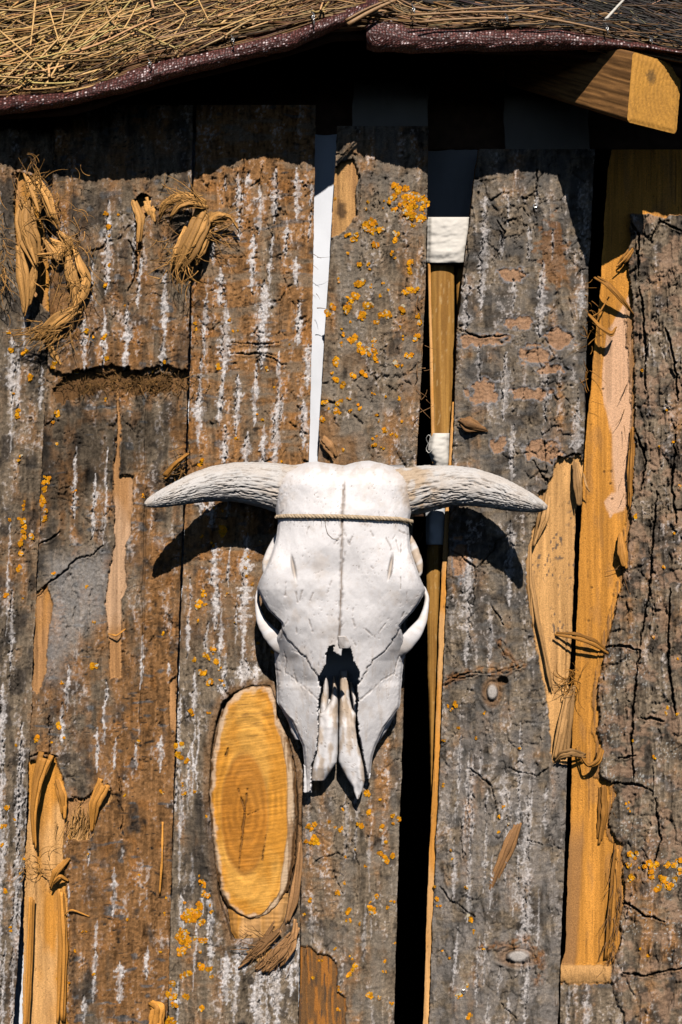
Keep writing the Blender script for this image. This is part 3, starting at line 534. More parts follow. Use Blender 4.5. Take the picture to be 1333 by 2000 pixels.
def bast_parts(parent, lst, colr, name='bast_strip', m=M_FIBRE):
    for k, (pts, w, tw) in enumerate(lst):
        wm = max(w); ns = 1 if wm < 6 else int(2+wm/8); c0 = np.asarray(colr)*random.uniform(0.8, 1.2); Vs, Qs, Es, Cs, off = [], [], [], [], 0
        pa = np.array(pts, float); tg = np.gradient(pa[:, :2], axis=0); tg /= np.linalg.norm(tg, axis=1, keepdims=True)+1e-9
        for q in range(ns):
            f = 0 if ns == 1 else (q/(ns-1)-0.5)*0.85+random.gauss(0, 0.05)
            wi = np.interp(np.linspace(0, 1, len(pa)), np.linspace(0, 1, len(w)), w); pb = pa.copy()
            pb[:, 0] += -tg[:, 1]*f*wi; pb[:, 1] += tg[:, 0]*f*wi; pb[:, 2] += random.gauss(0, 0.0012)-0.012*abs(f)*wm/30
            if ns > 1:
                pb[0, :2] -= tg[0]*random.uniform(-6, 8); pb[-1, :2] += tg[-1]*random.uniform(-6, 10); pb[-1, 2] += random.uniform(-.003, .005)
                pb[1:-1, :2] += np.random.default_rng(q+k).normal(0, 1.0, (len(pb)-2, 2))
            V, Q, e = ribbon(pb, np.array(w)*(1 if ns == 1 else 1.8/ns)+0.6, twist=tw+random.gauss(0, 0.25), seed=k+q*3+int(pts[0][0]) % 50, n=22, ragged=0.35)
            st = (0.70+0.6*vn(np.repeat(np.arange(22), 6)/4.0, np.tile(np.arange(6), 22)*1.3+q*2, k))*random.uniform(0.7, 1.2)
            Vs.append(V); Qs.append(Q+off); Es += [[i+off for i in z] for z in e]; Cs.append(c0[None]*st[:, None]); off += len(V)
        link(name, mesh_np(name, np.concatenate(Vs), np.concatenate(Qs), np.concatenate(Cs), extra=Es), m, parent)
def fibres(parent, n, cen, spread, length, dz, colr, seed, name='fibres', rad=(0.0003, 0.0009), ang=None, curl=1.0):
    r = np.random.default_rng(seed); M = 9; t = np.linspace(0, 1, M)
    x0 = cen[0]+r.normal(0, spread[0], n); y0 = cen[1]+r.normal(0, spread[1], n); L = r.uniform(length[0], length[1], n)
    a = r.uniform(0, 2*math.pi, n) if ang is None else r.normal(ang[0], ang[1], n); k = 0.5*curl*r.normal(0.25, 0.9, n)
    th = a[:, None]+k[:, None]*t[None]*2
    dx = np.cumsum(np.cos(th), 1)/M*L[:, None]; dy = np.cumsum(np.sin(th), 1)/M*L[:, None]
    dd = cen[2]+r.uniform(dz[0], dz[1], n)[:, None]+0.012*r.uniform(-0.6, 1, n)[:, None]*t[None]**2
    P = W(x0[:, None]+dx, y0[:, None]+dy, dd)
    c = np.asarray(colr)[None]*r.uniform(0.45, 1.35, (n, 1))
    V, Q, cc = tubes(P, r.uniform(rad[0], rad[1], n), 4, c, np.linspace(1, 0.35, M))
    o = link(name, mesh_np(name, V, Q, cc), M_FIBRE, parent); o['kind'] = 'stuff'; return o
dC = 0.03
bast_parts(p2, [([(470, 1885, .02), (510, 1850, dC), (545, 1818, dC+.006)], [4, 14, 7], 0.3), ([(500, 1893, .022), (540, 1860, dC), (565, 1828, dC)], [6, 13, 5], -0.4), ([(520, 1897, .022), (555, 1862, dC), (580, 1815, .024)], [8, 15, 8], 0.5), ([(548, 1888, .02), (572, 1850, dC), (578, 1800, .026)], [6, 10, 6], 0.2), ([(490, 1865, .024), (520, 1835, dC), (535, 1806, dC)], [3, 9, 4], 0.2), ([(562, 1800, .028), (574, 1760, .03), (584, 1700, .024), (588, 1640, .02)], [5, 12, 10, 4], 0.1)], TAN*0.8)
fibres(p2, 60, (540, 1850, 0.026), (26, 22), (20, 60), (0, .006), TAN*0.7, 5, ang=(2.4, 0.5))

# ------------------------------------------------------------------ tufts of shredded bast on the second plank
p1 = bpy.data.objects['plank.001']; p0 = bpy.data.objects['plank']
TUF = np.array([0.50, 0.245, 0.068])
bast_parts(p1, [  # big left tuft
    ([(52, 392, .03), (48, 430, .036), (58, 470, .036), (72, 515, .03)], [18, 34, 36, 12], 0.2),
    ([(50, 345, .035), (62, 372, .04), (74, 405, .035)], [6, 13, 7], 0.5), ([(70, 350, .03), (92, 385, .04), (102, 420, .04), (112, 440, .03)], [10, 16, 12, 5], -0.5),
    ([(36, 480, .028), (44, 540, .03), (50, 590, .024), (48, 610, .02)], [10, 22, 12, 4], 0.1), ([(70, 520, .03), (60, 560, .028), (58, 590, .022)], [8, 18, 5], 0.4),
    ([(146, 485, .03), (158, 520, .036), (172, 545, .034), (162, 575, .034), (145, 605, .034)], [5, 12, 14, 12, 6], 0.9),
    ([(134, 500, .03), (138, 530, .036), (150, 560, .034), (148, 600, .03)], [7, 17, 18, 8], -0.3), ([(148, 600, .036), (115, 622, .04), (85, 650, .034), (66, 662, .024)], [8, 18, 20, 8], 0.5),
    ([(160, 605, .034), (125, 628, .038), (95, 640, .03)], [6, 12, 6], -0.5), ([(100, 470, .026), (118, 480, .034), (120, 500, .036), (80, 500, .03)], [6, 14, 12, 5], 0.6),
    ([(88, 470, .03), (110, 500, .034), (124, 508, .03)], [5, 10, 4], 0.7), ([(85, 640, .022), (104, 690, .02), (120, 715, .018)], [4, 7, 4], 0.3), ([(118, 455, .03), (136, 475, .03), (128, 520, .02)], [6, 20, 10], 0.2),
    # tuft by the third plank
    ([(402, 410, .034), (388, 445, .044), (366, 490, .044), (346, 528, .03)], [28, 30, 30, 16], 0.25), ([(398, 398, .03), (372, 385, .044), (345, 385, .044), (320, 402, .036), (312, 425, .024)], [12, 16, 14, 10, 4], 0.5),
    ([(402, 404, .03), (375, 395, .05), (350, 402, .05), (334, 425, .04)], [10, 13, 10, 4], -0.4), ([(404, 432, .03), (428, 418, .04), (452, 425, .036), (466, 448, .028)], [12, 10, 6, 3], 0.6), ([(405, 440, .028), (430, 432, .036), (448, 424, .03)], [10, 8, 3], 0.2),
    ([(365, 440, .03), (345, 490, .036), (335, 525, .03)], [6, 10, 6], 0.6), ([(408, 455, .03), (396, 490, .036), (380, 520, .03)], [7, 8, 5], 0.4),
    ([(288, 390, .02), (294, 410, .024), (300, 432, .018)], [10, 13, 6], 0.3), ([(262, 395, .02), (276, 430, .024), (272, 470, .018)], [9, 12, 6], 0.4)], TUF*1.05)
fibres(p1, 70, (120, 465, .03), (30, 50), (20, 60), (0, .014), TUF*0.9, 6, curl=1.6)
fibres(p1, 60, (70, 390, .03), (20, 34), (20, 70), (0, .012), TUF*0.8, 7, ang=(-1.2, 0.7))
fibres(p1, 70, (150, 560, .03), (14, 40), (20, 60), (0, .012), TUF*0.9, 8, ang=(1.7, 0.5))
fibres(p1, 80, (105, 640, .032), (28, 10), (25, 60), (0, .008), TUF*0.9, 9, ang=(2.6, 0.35), curl=0.5)
fibres(p1, 60, (362, 500, .034), (24, 26), (20, 60), (0, .012), TUF*1.0, 10, ang=(2.1, 0.6), curl=1.2)
fibres(p1, 45, (388, 395, .034), (14, 8), (40, 90), (0, .018), TUF*1.0, 11, ang=(3.4, 0.35), curl=-0.9)
fibres(p1, 30, (405, 440, .03), (8, 14), (40, 80), (0, .012), TUF*0.8, 12, ang=(-0.2, 0.5), curl=0.7)
fibres(p1, 200, (285, 742, .010), (50, 12), (10, 34), (-.004, .004), TUF*0.42, 13, ang=(1.6, 1.0), curl=1.6)
fibres(p1, 90, (170, 752, .010), (34, 12), (10, 30), (-.004, .003), TUF*0.25, 18, ang=(0.9, 1.0), curl=1.2)
fibres(p1, 60, (160, 1600, .006), (16, 20), (16, 50), (0, .004), TUF*0.9, 14, ang=(1.8, 0.25), curl=0.2)
fibres(p1, 18, (68, 1690, .008), (14, 12), (20, 60), (0, .012), TUF*0.7, 15, curl=2.0)
fibres(p1, 30, (360, 905, .012), (5, 18), (20, 60), (0, .01), TUF*0.7, 16, ang=(2.3, 0.5))
bast_parts(p1, [([(88, 1478, .022), (72, 1530, .026), (64, 1590, .026), (68, 1652, .016)], [28, 18, 13, 7], 0.2), ([(112, 1525, .016), (122, 1555, .02), (124, 1590, .014)], [10, 15, 6], 0.3), ([(206, 1530, .02), (186, 1570, .026), (182, 1615, .016)], [24, 20, 6], 0.4),
    ([(130, 1680, .016), (108, 1705, .024), (100, 1728, .016)], [6, 9, 5], 0.6), ([(100, 1728, .018), (118, 1712, .026), (134, 1722, .012)], [5, 6, 4], 0.6), ([(120, 1790, .01), (140, 1776, .02), (175, 1790, .014)], [2, 3, 2], 0.4),
    ([(318, 1605, .014), (317, 1680, .018), (312, 1745, .014)], [4, 4, 3], 0.0), ([(325, 928, .018), (345, 905, .03), (370, 885, .024)], [8, 8, 4], 0.4), ([(293, 1960, .012), (310, 1968, .022), (305, 2010, .02)], [14, 26, 26], 0.2),
    ([(118, 1740, .01), (124, 1850, .013), (118, 1990, .012)], [10, 16, 14], 0.05), ([(62, 1760, .01), (58, 1880, .012), (52, 2010, .01)], [8, 10, 8], 0.05), ([(212, 1238, .012), (228, 1242, .016), (246, 1228, .01)], [2, 3, 2], 0.3)], ORANGE*0.85)
fibres(p0, 60, (6, 500, .02), (6, 50), (20, 50), (0, .01), TUF*0.7, 17, ang=(1.6, 0.8))
# slivers along the fifth and sixth planks
p4 = bpy.data.objects['plank.004']; p5 = bpy.data.objects['plank.005']; p3 = bpy.data.objects['plank.003']
bast_parts(p5, [([(1166, 542, .014), (1185, 553, .03), (1210, 580, .024), (1234, 610, .01)], [5, 7, 8, 3], 0.4), ([(1150, 615, .01), (1172, 640, .028), (1195, 655, .026), (1204, 640, .02)], [4, 8, 9, 3], 0.8), ([(1190, 580, .012), (1172, 610, .018), (1152, 622, .012)], [2, 3, 2], 0.3),
    ([(1088, 1238, .014), (1125, 1243, .026), (1160, 1254, .022), (1186, 1272, .012)], [4, 6, 7, 4], 0.5), ([(1176, 1460, .016), (1170, 1488, .03), (1150, 1498, .03), (1135, 1480, .016), (1130, 1462, .006)], [9, 10, 6, 5, 3], 1.0),
    ([(1213, 1045, .012), (1217, 1080, .022), (1222, 1108, .018)], [8, 16, 10], 0.2), ([(1240, 480, .012), (1222, 505, .016), (1206, 520, .01)], [6, 8, 4], 0.4), ([(1236, 840, .01), (1234, 920, .014), (1232, 990, .01)], [5, 10, 6], 0.1),
    ([(1178, 1535, .006), (1180, 1590, .01), (1172, 1640, .006)], [10, 14, 8], 0.1), ([(1206, 1655, .008), (1202, 1720, .012), (1196, 1800, .012), (1186, 1876, .006)], [9, 14, 16, 8], 0.1)], ORANGE*0.62)
fibres(p5, 60, (1200, 1790, .008), (8, 70), (16, 50), (0, .006), TAN*0.5, 21, ang=(1.7, 0.3), curl=0.4)
fibres(p5, 30, (1225, 1000, .008), (7, 120), (16, 50), (0, .006), TAN*0.6, 22, ang=(1.7, 0.4), curl=0.5)
fibres(p5, 26, (1150, 660, .006), (5, 60), (16, 50), (0, .012), ORANGE*0.5, 23)
fibres(p5, 30, (1120, 1330, .010), (10, 8), (20, 50), (0, .012), ORANGE*0.6, 24, curl=2)
bast_parts(p4, [([(1138, 1475, .012), (1118, 1470, .032), (1096, 1476, .028), (1088, 1484, .014)], [6, 11, 9, 3], 0.7), ([(1070, 965, .012), (1062, 1010, .02), (1046, 1060, .016)], [10, 16, 5], 0.1), ([(1037, 1120, .012), (1048, 1200, .018), (1072, 1310, .016), (1078, 1345, .012)], [6, 6, 5, 3], 0.1), ([(1034, 1060, .012), (1031, 1130, .016), (1040, 1220, .012)], [6, 9, 5], 0.1),
    ([(1108, 1360, .012), (1098, 1420, .02), (1086, 1485, .014)], [9, 16, 14], 0.1), ([(1118, 1345, .01), (1112, 1400, .016), (1106, 1470, .012)], [8, 12, 8], 0.1), ([(1124, 900, .012), (1130, 950, .018), (1132, 990, .012)], [6, 11, 7], 0.1), ([(1140, 925, .008), (1146, 950, .018), (1152, 960, .014)], [3, 4, 2], 0.1)], PALE*0.62)
# loose chip lodged on the fifth plank, brown flake, stub on the fourth
dd_ = depth_at('p4', 985, 1670)
bast_parts(p4, [([(958, 1735, dd_+.003), (978, 1690, dd_+.008), (996, 1650, dd_+.008), (1012, 1610, dd_+.003)], [12, 15, 22, 12], 0.05)], BROWN*1.2, 'bark_chip')
bast_parts(p4, [([(900, 822, .02), (915, 830, .026), (945, 838, .018)], [6, 26, 8], 0.1)], BROWN*0.9, 'bark_flake')
bast_parts(p3, [([(628, 856, .016), (642, 870, .026), (652, 888, .02)], [10, 14, 8], 0.3)], TAN*0.6, 'twig_stub')
fibres(p3, 26, (820, 700, .012), (6, 160), (10, 36), (-.004, .004), TAN*0.5, 25)
fibres(p2, 5, (614, 520, .004), (2, 60), (12, 30), (0, .004), TAN*0.4, 26, ang=(0.7, 0.4), curl=0.4)

# ------------------------------------------------------------------ lichen
def lichen(key, parent, lst, seed):
    r = random.Random(seed)
    for x, y, rad in lst:
        rad = rad*1.12; n = int(9+rad*rad*0.55); V, F, cl = [], [], []
        holes = r.random() < 0.4; tone = r.uniform(0.75, 1.1)
        ew = r.uniform(0.7, 1.1); eh = r.uniform(0.7, 1.15); subs = [(r.gauss(0, 0.5)*rad*ew, r.gauss(0, 0.5)*rad*eh) for _ in range(max(2, int(rad/3)))]
        for k in range(n):
            sx, sy = r.choice(subs); cx = x+sx+r.gauss(0, 0.2)*rad*ew; cy = y+sy+r.gauss(0, 0.2)*rad*eh
            if holes and math.hypot(cx-x, cy-y) < rad*0.3: continue
            if math.hypot(cx-x, cy-y) > rad*1.25: continue
            d = depth_at(key, cx, cy); q = r.uniform(1.4, 4.2) if rad > 5 else r.uniform(0.9, 2.4); hh = r.uniform(0.0006, 0.0012)
            b = len(V); V.append(w1(cx, cy, d+hh)); m = 7; a0 = r.random()*6.28
            for j in range(m):
                rr = q*r.uniform(0.45, 1.4); a = a0+j*6.283/m; V.append(w1(cx+rr*math.cos(a), cy+rr*math.sin(a), d+hh*r.uniform(0.7, 1.15)))
            for j in range(m):
                V.append(w1(cx+(V[b+1+j][0]-V[b][0])*S*1.03, cy-(V[b+1+j][2]-V[b][2])*S*1.03, d-0.002))
            for j in range(m):
                j2 = (j+1) % m; F.append((b, b+1+j2, b+1+j)); F.append((b+1+j, b+1+j2, b+1+m+j2, b+1+m+j))
            if r.random() < 0.10: cc = np.array([0.45, 0.38, 0.26])
            else: cc = np.array([0.74, 0.30, 0.008])*r.uniform(0.5, 1.12)*tone*np.array([1, r.uniform(0.8, 1.15), 1])
            cl += [cc]*(1+2*m)
        if not V: continue
        me = bpy.data.meshes.new('lichen_patch'); me.from_pydata(V, [], F)
        a = me.color_attributes.new('tint', 'FLOAT_COLOR', 'POINT'); c4 = np.ones((len(V), 4), np.float32); c4[:, :3] = np.array(cl); a.data.foreach_set('color', c4.ravel())
        link('lichen_patch', me, M_LICHEN, parent)
def specks(key, n, x0, x1, y0, y1, s):
    r = random.Random(s); return [(r.uniform(x0, x1), r.uniform(y0, y1), r.uniform(2, 4.5)) for _ in range(n)]
lichen('p3', p3, [(818, 400, 24), (806, 420, 16), (784, 370, 14), (790, 395, 8), (762, 390, 8), (746, 399, 6), (730, 440, 15), (718, 448, 9), (745, 446, 8), (687, 462, 9), (732, 485, 8), (775, 453, 10), (768, 413, 7), (699, 518, 5), (795, 514, 8), (703, 557, 12), (690, 585, 12), (678, 600, 9), (719, 600, 10), (708, 610, 9), (753, 611, 11), (795, 572, 10), (813, 568, 6), (784, 604, 8), (642, 602, 8), (642, 615, 7), (816, 624, 8), (737, 631, 5), (690, 668, 10), (705, 680, 10), (722, 686, 9), (728, 700, 8), (730, 665, 5), (658, 705, 8), (800, 692, 9), (813, 658, 7), (777, 710, 6), (654, 741, 5), (674, 750, 6), (694, 739, 7), (712, 730, 6), (638, 788, 8), (658, 804, 7), (665, 784, 6), (703, 797, 6), (633, 818, 6), (755, 836, 8), (730, 867, 5), (746, 878, 4), (773, 851, 4), (800, 530, 6), (770, 470, 7),
    (600, 1620, 7), (611, 1615, 8), (619, 1636, 9), (612, 1650, 9), (600, 1648, 6), (719, 1553, 6), (704, 1612, 6), (670, 1583, 4), (747, 1617, 7), (751, 1645, 6), (742, 1670, 7), (752, 1678, 8), (763, 1670, 7), (774, 1594, 7), (719, 1588, 5), (664, 1745, 5), (680, 1780, 6), (720, 1778, 7), (732, 1782, 7), (738, 1752, 5), (685, 1797, 4), (607, 1761, 4), (596, 1790, 4), (690, 1890, 6), (686, 1903, 6), (727, 1945, 8), (743, 1950, 4), (687, 1868, 4), (668, 1618, 5), (740, 1560, 4), (757, 1772, 4), (768, 1760, 4), (770, 1610, 4), (640, 1604, 4)]+specks('p3', 45, 640, 815, 380, 880, 1)+specks('p3', 22, 600, 770, 1560, 1980, 2), 1)
lichen('p2', p2, [(398, 1318, 9), (410, 1328, 9), (435, 1340, 4), (375, 1391, 5), (381, 1398, 4), (408, 1393, 4), (350, 1458, 8), (350, 1474, 8), (365, 1485, 6), (390, 1722, 7), (400, 1728, 5), (400, 1744, 8), (375, 1780, 15), (366, 1795, 14), (388, 1790, 12), (396, 1768, 7), (361, 1825, 14), (352, 1838, 10), (368, 1840, 9), (352, 1862, 12), (391, 1835, 8), (405, 1835, 7), (395, 1886, 8), (408, 1890, 7), (366, 1902, 10), (338, 1925, 9), (338, 1943, 10), (361, 1942, 7), (389, 1968, 8), (335, 1993, 10), (335, 1962, 8), (397, 1162, 6), (395, 1174, 7), (388, 1184, 6), (411, 1270, 7), (405, 1284, 8), (379, 1292, 6), (422, 1294, 7), (390, 903, 6), (481, 1089, 4), (478, 1106, 4), (417, 994, 4), (435, 1028, 10), (432, 1042, 7), (458, 1218, 3), (428, 716, 5), (459, 645, 4), (381, 630, 4), (383, 642, 4)]+specks('p2', 26, 385, 590, 600, 1330, 3)+specks('p2', 16, 345, 420, 1500, 1990, 4), 2)
lichen('p1', p1, [(90, 933, 6), (92, 942, 6), (90, 955, 7), (88, 975, 7), (87, 990, 7), (87, 1013, 6), (147, 958, 4), (183, 1301, 8), (70, 1440, 7), (118, 1418, 5), (123, 1441, 4), (121, 1333, 4), (210, 415, 5), (216, 444, 5), (216, 458, 4), (212, 516, 4), (207, 559, 5), (169, 646, 5), (205, 660, 5), (209, 696, 5), (151, 725, 5), (111, 808, 8), (104, 822, 4), (108, 714, 6), (272, 1448, 4), (182, 1905, 4), (135, 1918, 4)]+specks('p1', 26, 100, 330, 400, 1950, 5), 3)
lichen('p0', p0, [(42, 1018, 6), (47, 1030, 6), (45, 1048, 8), (40, 1060, 6), (37, 1081, 5), (39, 1108, 5), (61, 1045, 5), (20, 1015, 4), (15, 1165, 6), (20, 689, 6), (50, 689, 5), (56, 739, 6), (34, 812, 7), (34, 798, 5), (12, 1578, 5), (4, 1612, 5), (13, 1745, 5)]+specks('p0', 14, 0, 60, 650, 1900, 6), 4)
lichen('p4', p4, [(916, 1796, 6), (854, 1756, 5), (852, 1732, 4), (858, 1770, 4), (896, 1944, 5), (916, 1924, 4), (918, 1988, 5), (890, 1376, 5), (868, 1448, 4), (868, 1532, 4), (924, 1820, 4), (864, 1856, 4), (876, 1380, 3)]+specks('p4', 14, 870, 1050, 1350, 1960, 7), 5)
lichen('p5', p5, [(1226, 1568, 4), (1229, 1580, 4), (1306, 1382, 4), (1304, 1394, 4), (1232, 1670, 7), (1242, 1668, 6), (1229, 1685, 7), (1233, 1720, 8), (1256, 1690, 7), (1270, 1686, 8), (1280, 1694, 8), (1272, 1706, 8), (1290, 1712, 9), (1298, 1724, 8), (1286, 1736, 8), (1308, 1732, 7), (1300, 1690, 6), (1316, 1684, 7), (1326, 1680, 7), (1328, 1700, 6), (1320, 1716, 6), (1264, 1868, 4)]+specks('p5', 16, 1230, 1330, 700, 1900, 8), 6)

# ------------------------------------------------------------------ behind the planks: sheet, pole, cloth, wall plate, hut shell
def sheet(name, x0, x1, y0, y1, d, fold, m, nx=60, ny=120, col=(0.66, 0.66, 0.70), seed=0, thick=0.0015, parent=None, hang=0.0):
    xs = np.linspace(x0, x1, nx); ys = np.linspace(y0, y1, ny); X, Y = np.meshgrid(xs, ys)
    dd = d+fold*(fbm(X/60, Y/220, 4, seed)-0.5)*2+0.25*fold*(fbm(X/14, Y/30, 3, seed+2)-0.5)+hang*(Y-y0)/(y1-y0)
    X = X+14*(fbm(Y/50, X*0, 3, seed+1)-0.5); Y = Y+16*(fbm(X/50, Y*0, 3, seed+3)-0.5)
    F_ = W(X, Y, dd); B_ = F_+np.array([0, thick, 0]); n = nx*ny
    V = np.concatenate([F_.reshape(-1, 3), B_.reshape(-1, 3)])
    i = np.arange(ny-1)[:, None]; j = np.arange(nx-1)[None]; q = np.stack([i*nx+j, (i+1)*nx+j, (i+1)*nx+j+1, i*nx+j+1], -1).reshape(-1, 4)
    b = list(range(nx))+[k*nx+nx-1 for k in range(1, ny)]+[(ny-1)*nx+k for k in range(nx-2, -1, -1)]+[k*nx for k in range(ny-2, 0, -1)]
    bq = [[b[k], b[(k+1) % len(b)], b[(k+1) % len(b)]+n, b[k]+n] for k in range(len(b))]
    Q = np.concatenate([q, q[:, ::-1]+n, np.array(bq)])
    c = np.broadcast_to(np.asarray(col), (2*n, 3))*(0.92+0.16*np.tile(fbm(X/30, Y/30, 3, seed+5).ravel(), 2))[:, None]
    return link(name, mesh_np(name, V, Q, c), m, parent)
tag(sheet('white_sheet', -500, 662, 262, 2400, -0.034, 0.006, M_CLOTH, 140, 160, (0.70, 0.70, 0.73), 1), 'white lining sheet showing through the gaps between the bark planks', 'sheet')
def box(name, x0, x1, y0, y1, z0, z1, m, parent=None, bev=0.003):
    x = [x0, x1]; y = [y0, y1]; z = [z0, z1]
    V = [(a, b, c) for a in x for b in y for c in z]; F = [(0, 1, 3, 2), (4, 6, 7, 5), (0, 4, 5, 1), (2, 3, 7, 6), (0, 2, 6, 4), (1, 5, 7, 3)]
    me = bpy.data.meshes.new(name); me.from_pydata(V, [], F); o = link(name, me, m, parent)
    if bev:
        bm = o.modifiers.new('bevel', 'BEVEL'); bm.width = bev; bm.segments = 2
    return o
zpx = lambda py, d=0: CAMZ-(py-1000)/S*(D-d)/D
xpx = lambda px, d=0: (px-666.5)/S*(D-d)/D
XL, XR = xpx(-1085), xpx(1440)
tag(box('timber_rail', XL, XR, 0.05, 0.10, zpx(292, -.05), zpx(150, -.05), M_DARKB), 'dark horizontal timber under the eave behind the plank tops', 'timber')
def gable(x0, x1, y0, y1, z0, z1):
    V = [(x, y, z) for x in (x0, x1) for y, z in ((y0, 0), (y1, 0), (y1, z1), (y0, z0))]
    me = bpy.data.meshes.new('side_wall'); me.from_pydata(V, [], [(0, 1, 2, 3), (7, 6, 5, 4), (0, 4, 5, 1), (1, 5, 6, 2), (2, 6, 7, 3), (3, 7, 4, 0)]); link('side_wall', me, M_DARKB, wall)
gable(XL-0.03, XL, 0.03, 1.20, 2.22, 3.12); gable(XR-0.03, XR, 0.03, 1.20, 2.22, 3.12)
box('rear_wall', XL, XR-.031, 1.17, 1.20, 0, 3.10, M_DARKB, wall)
box('rail', XL+.01, XR-.04, 0.045, 0.095, zpx(2500), zpx(2420), M_DARKB, wall)
box('rail', XL+.01, XR-.04, 0.101, 0.15, zpx(1010), zpx(930), M_DARKB, wall)
slab('sawn_edge', [(780, 884), (1000, 870), (1200, 859), (1450, 850), (1700, 837), (2000, 827), (3040, 790)], [(780, 891), (1000, 882), (1200, 873), (1400, 866), (1700, 852), (2000, 841), (3040, 802)], 785, 3040, -0.004, 0.001, lambda px, py, u: grain(px, py, 79, PALE*0.9, ORANGE), M_WOOD, p4, thick=0.024, step=(1.5, 4), jitter=(0.8, 0.5), seed=33, sidecol=(0.3, 0.15, 0.05))
# smooth brown pole inside the gap
def st_pole(px, py, u):
    a = fbm(px/5, py/220, 4, 5); b = fbm(px/2, py/40, 3, 6)
    c = mixc(np.broadcast_to(np.array([0.25, 0.115, 0.022]), px.shape+(3,)), np.array([0.40, 0.20, 0.045]), ss(0.35, 0.65, a))*(0.75+0.5*b)[..., None]
    sc = ss(0.70, 0.78, fbm(px/3, py/16, 3, 9)); c = mixc(c, np.array([0.55, 0.36, 0.16]), sc*0.5)
    return 0.0006*(a-0.5), c
pole = thing('split_pole', 'smooth brown split pole standing inside the gap beside the cloth wraps', 'pole')
slab('lath', [(300, 843), (500, 838), (900, 846), (1100, 833), (1300, 836), (1560, 842)], [(300, 894), (500, 888), (850, 886), (1100, 862), (1300, 857), (1450, 849), (1560, 844)], 500, 1560, -0.024, 0.007, st_pole, M_WOOD, pole, thick=0.02, step=(2.5, 4), jitter=(0.8, 0.8), seed=30, sidecol=(0.2, 0.09, 0.02), key='pole')
slab('lath', [(300, 885), (700, 896), (2400, 905)], [(300, 925), (700, 915), (2400, 925)], 505, 1300, -0.038, 0.003, st_pole, M_WOOD, pole, thick=0.015, step=(2.5, 5), jitter=(0.8, 0.8), seed=31, sidecol=(0.3, 0.15, 0.04))
slab('lath', [(500, 836), (860, 843), (900, 845)], [(500, 840.5), (860, 850), (900, 852)], 515, 905, -0.014, 0.001, lambda px, py, u: grain(px, py, 77, PALE*0.9, ORANGE), M_WOOD, pole, thick=0.008, step=(1.5, 4), jitter=(0.4, 0.4), seed=32)
# cloth wraps round the pole
def wrap(label, left, right, top, bot, d0, bulge, seed, col, folds, lab_cat='cloth'):
    def st(px, py, u):
        f = fbm(px/30+py/90, py/(9/folds), 3, seed); g = fbm(px/12, py/16, 3, seed+2)
        k = np.sin((py-top)/(bot-top)*math.pi)
        c = np.broadcast_to(np.asarray(col), px.shape+(3,))*(0.93+0.14*g)[..., None]
        return 0.0032*(f-0.5)*2+0.004*np.sqrt(np.clip(k, 0, 1))+0.002*(g-0.5), c
    o = slab('cloth_wrap', left, right, top, bot, d0, bulge, st, M_CLOTH, None, thick=0.03, step=(2, 2), jitter=(1.5, 1.5), seed=seed, sidecol=col, edgeround=0.006)
    tag(o, label, lab_cat, 'cloth wraps on the split pole'); return o
CL = (0.66, 0.60, 0.53)
wrap('wide white cloth fold above the brown pole, just under the grey cloth', [(422, 836), (515, 833)], [(422, 922), (515, 912)], 424, 514, -0.012, 0.006, 41, CL, 0.6)
wrap('crumpled white cloth knot round the pole directly above the right horn', [(845, 842), (880, 836), (912, 846)], [(845, 880), (912, 882)], 846, 911, -0.013, 0.008, 42, CL, 0.8)
wrap('white cloth band round the pole directly below the right horn', [(985, 832), (1065, 832)], [(985, 874), (1065, 870)], 985, 1064, -0.012, 0.006, 43, (0.55, 0.55, 0.56), 0.35)
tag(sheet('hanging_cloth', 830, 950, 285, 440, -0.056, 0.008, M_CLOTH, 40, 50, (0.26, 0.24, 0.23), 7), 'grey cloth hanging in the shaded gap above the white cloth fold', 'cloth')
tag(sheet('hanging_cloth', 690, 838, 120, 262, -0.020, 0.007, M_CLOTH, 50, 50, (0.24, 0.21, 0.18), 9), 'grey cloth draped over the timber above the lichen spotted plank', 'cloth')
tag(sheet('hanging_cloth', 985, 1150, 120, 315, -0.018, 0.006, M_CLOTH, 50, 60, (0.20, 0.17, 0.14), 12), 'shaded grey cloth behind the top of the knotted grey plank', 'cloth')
# loops of thread at the pole
r_ = np.random.default_rng(3)
def thread(pts, rad, name, colr, parent, n=40):
    p = np.array(pts, float); t0 = np.linspace(0, 1, len(p)); t = np.linspace(0, 1, n); q = np.stack([np.interp(t, t0, p[:, k]) for k in range(3)], -1)
    for _ in range(4): q[1:-1] = 0.25*q[:-2]+0.5*q[1:-1]+0.25*q[2:]
    V, Q, c = tubes(W(q[:, 0], q[:, 1], q[:, 2])[None], [rad], 4, [colr]); return link(name, mesh_np(name, V, Q, c), M_TWINE, parent)
th = thread([(836, 866, .0), (832, 856, .006), (838, 848, .01), (843, 856, .008), (836, 868, .004), (832, 878, .0), (838, 886, .004), (845, 878, .006)], 0.0006, 'thread', (0.6, 0.56, 0.5), None)
tag(th, 'thin pale thread curled at the crumpled cloth knot', 'thread')

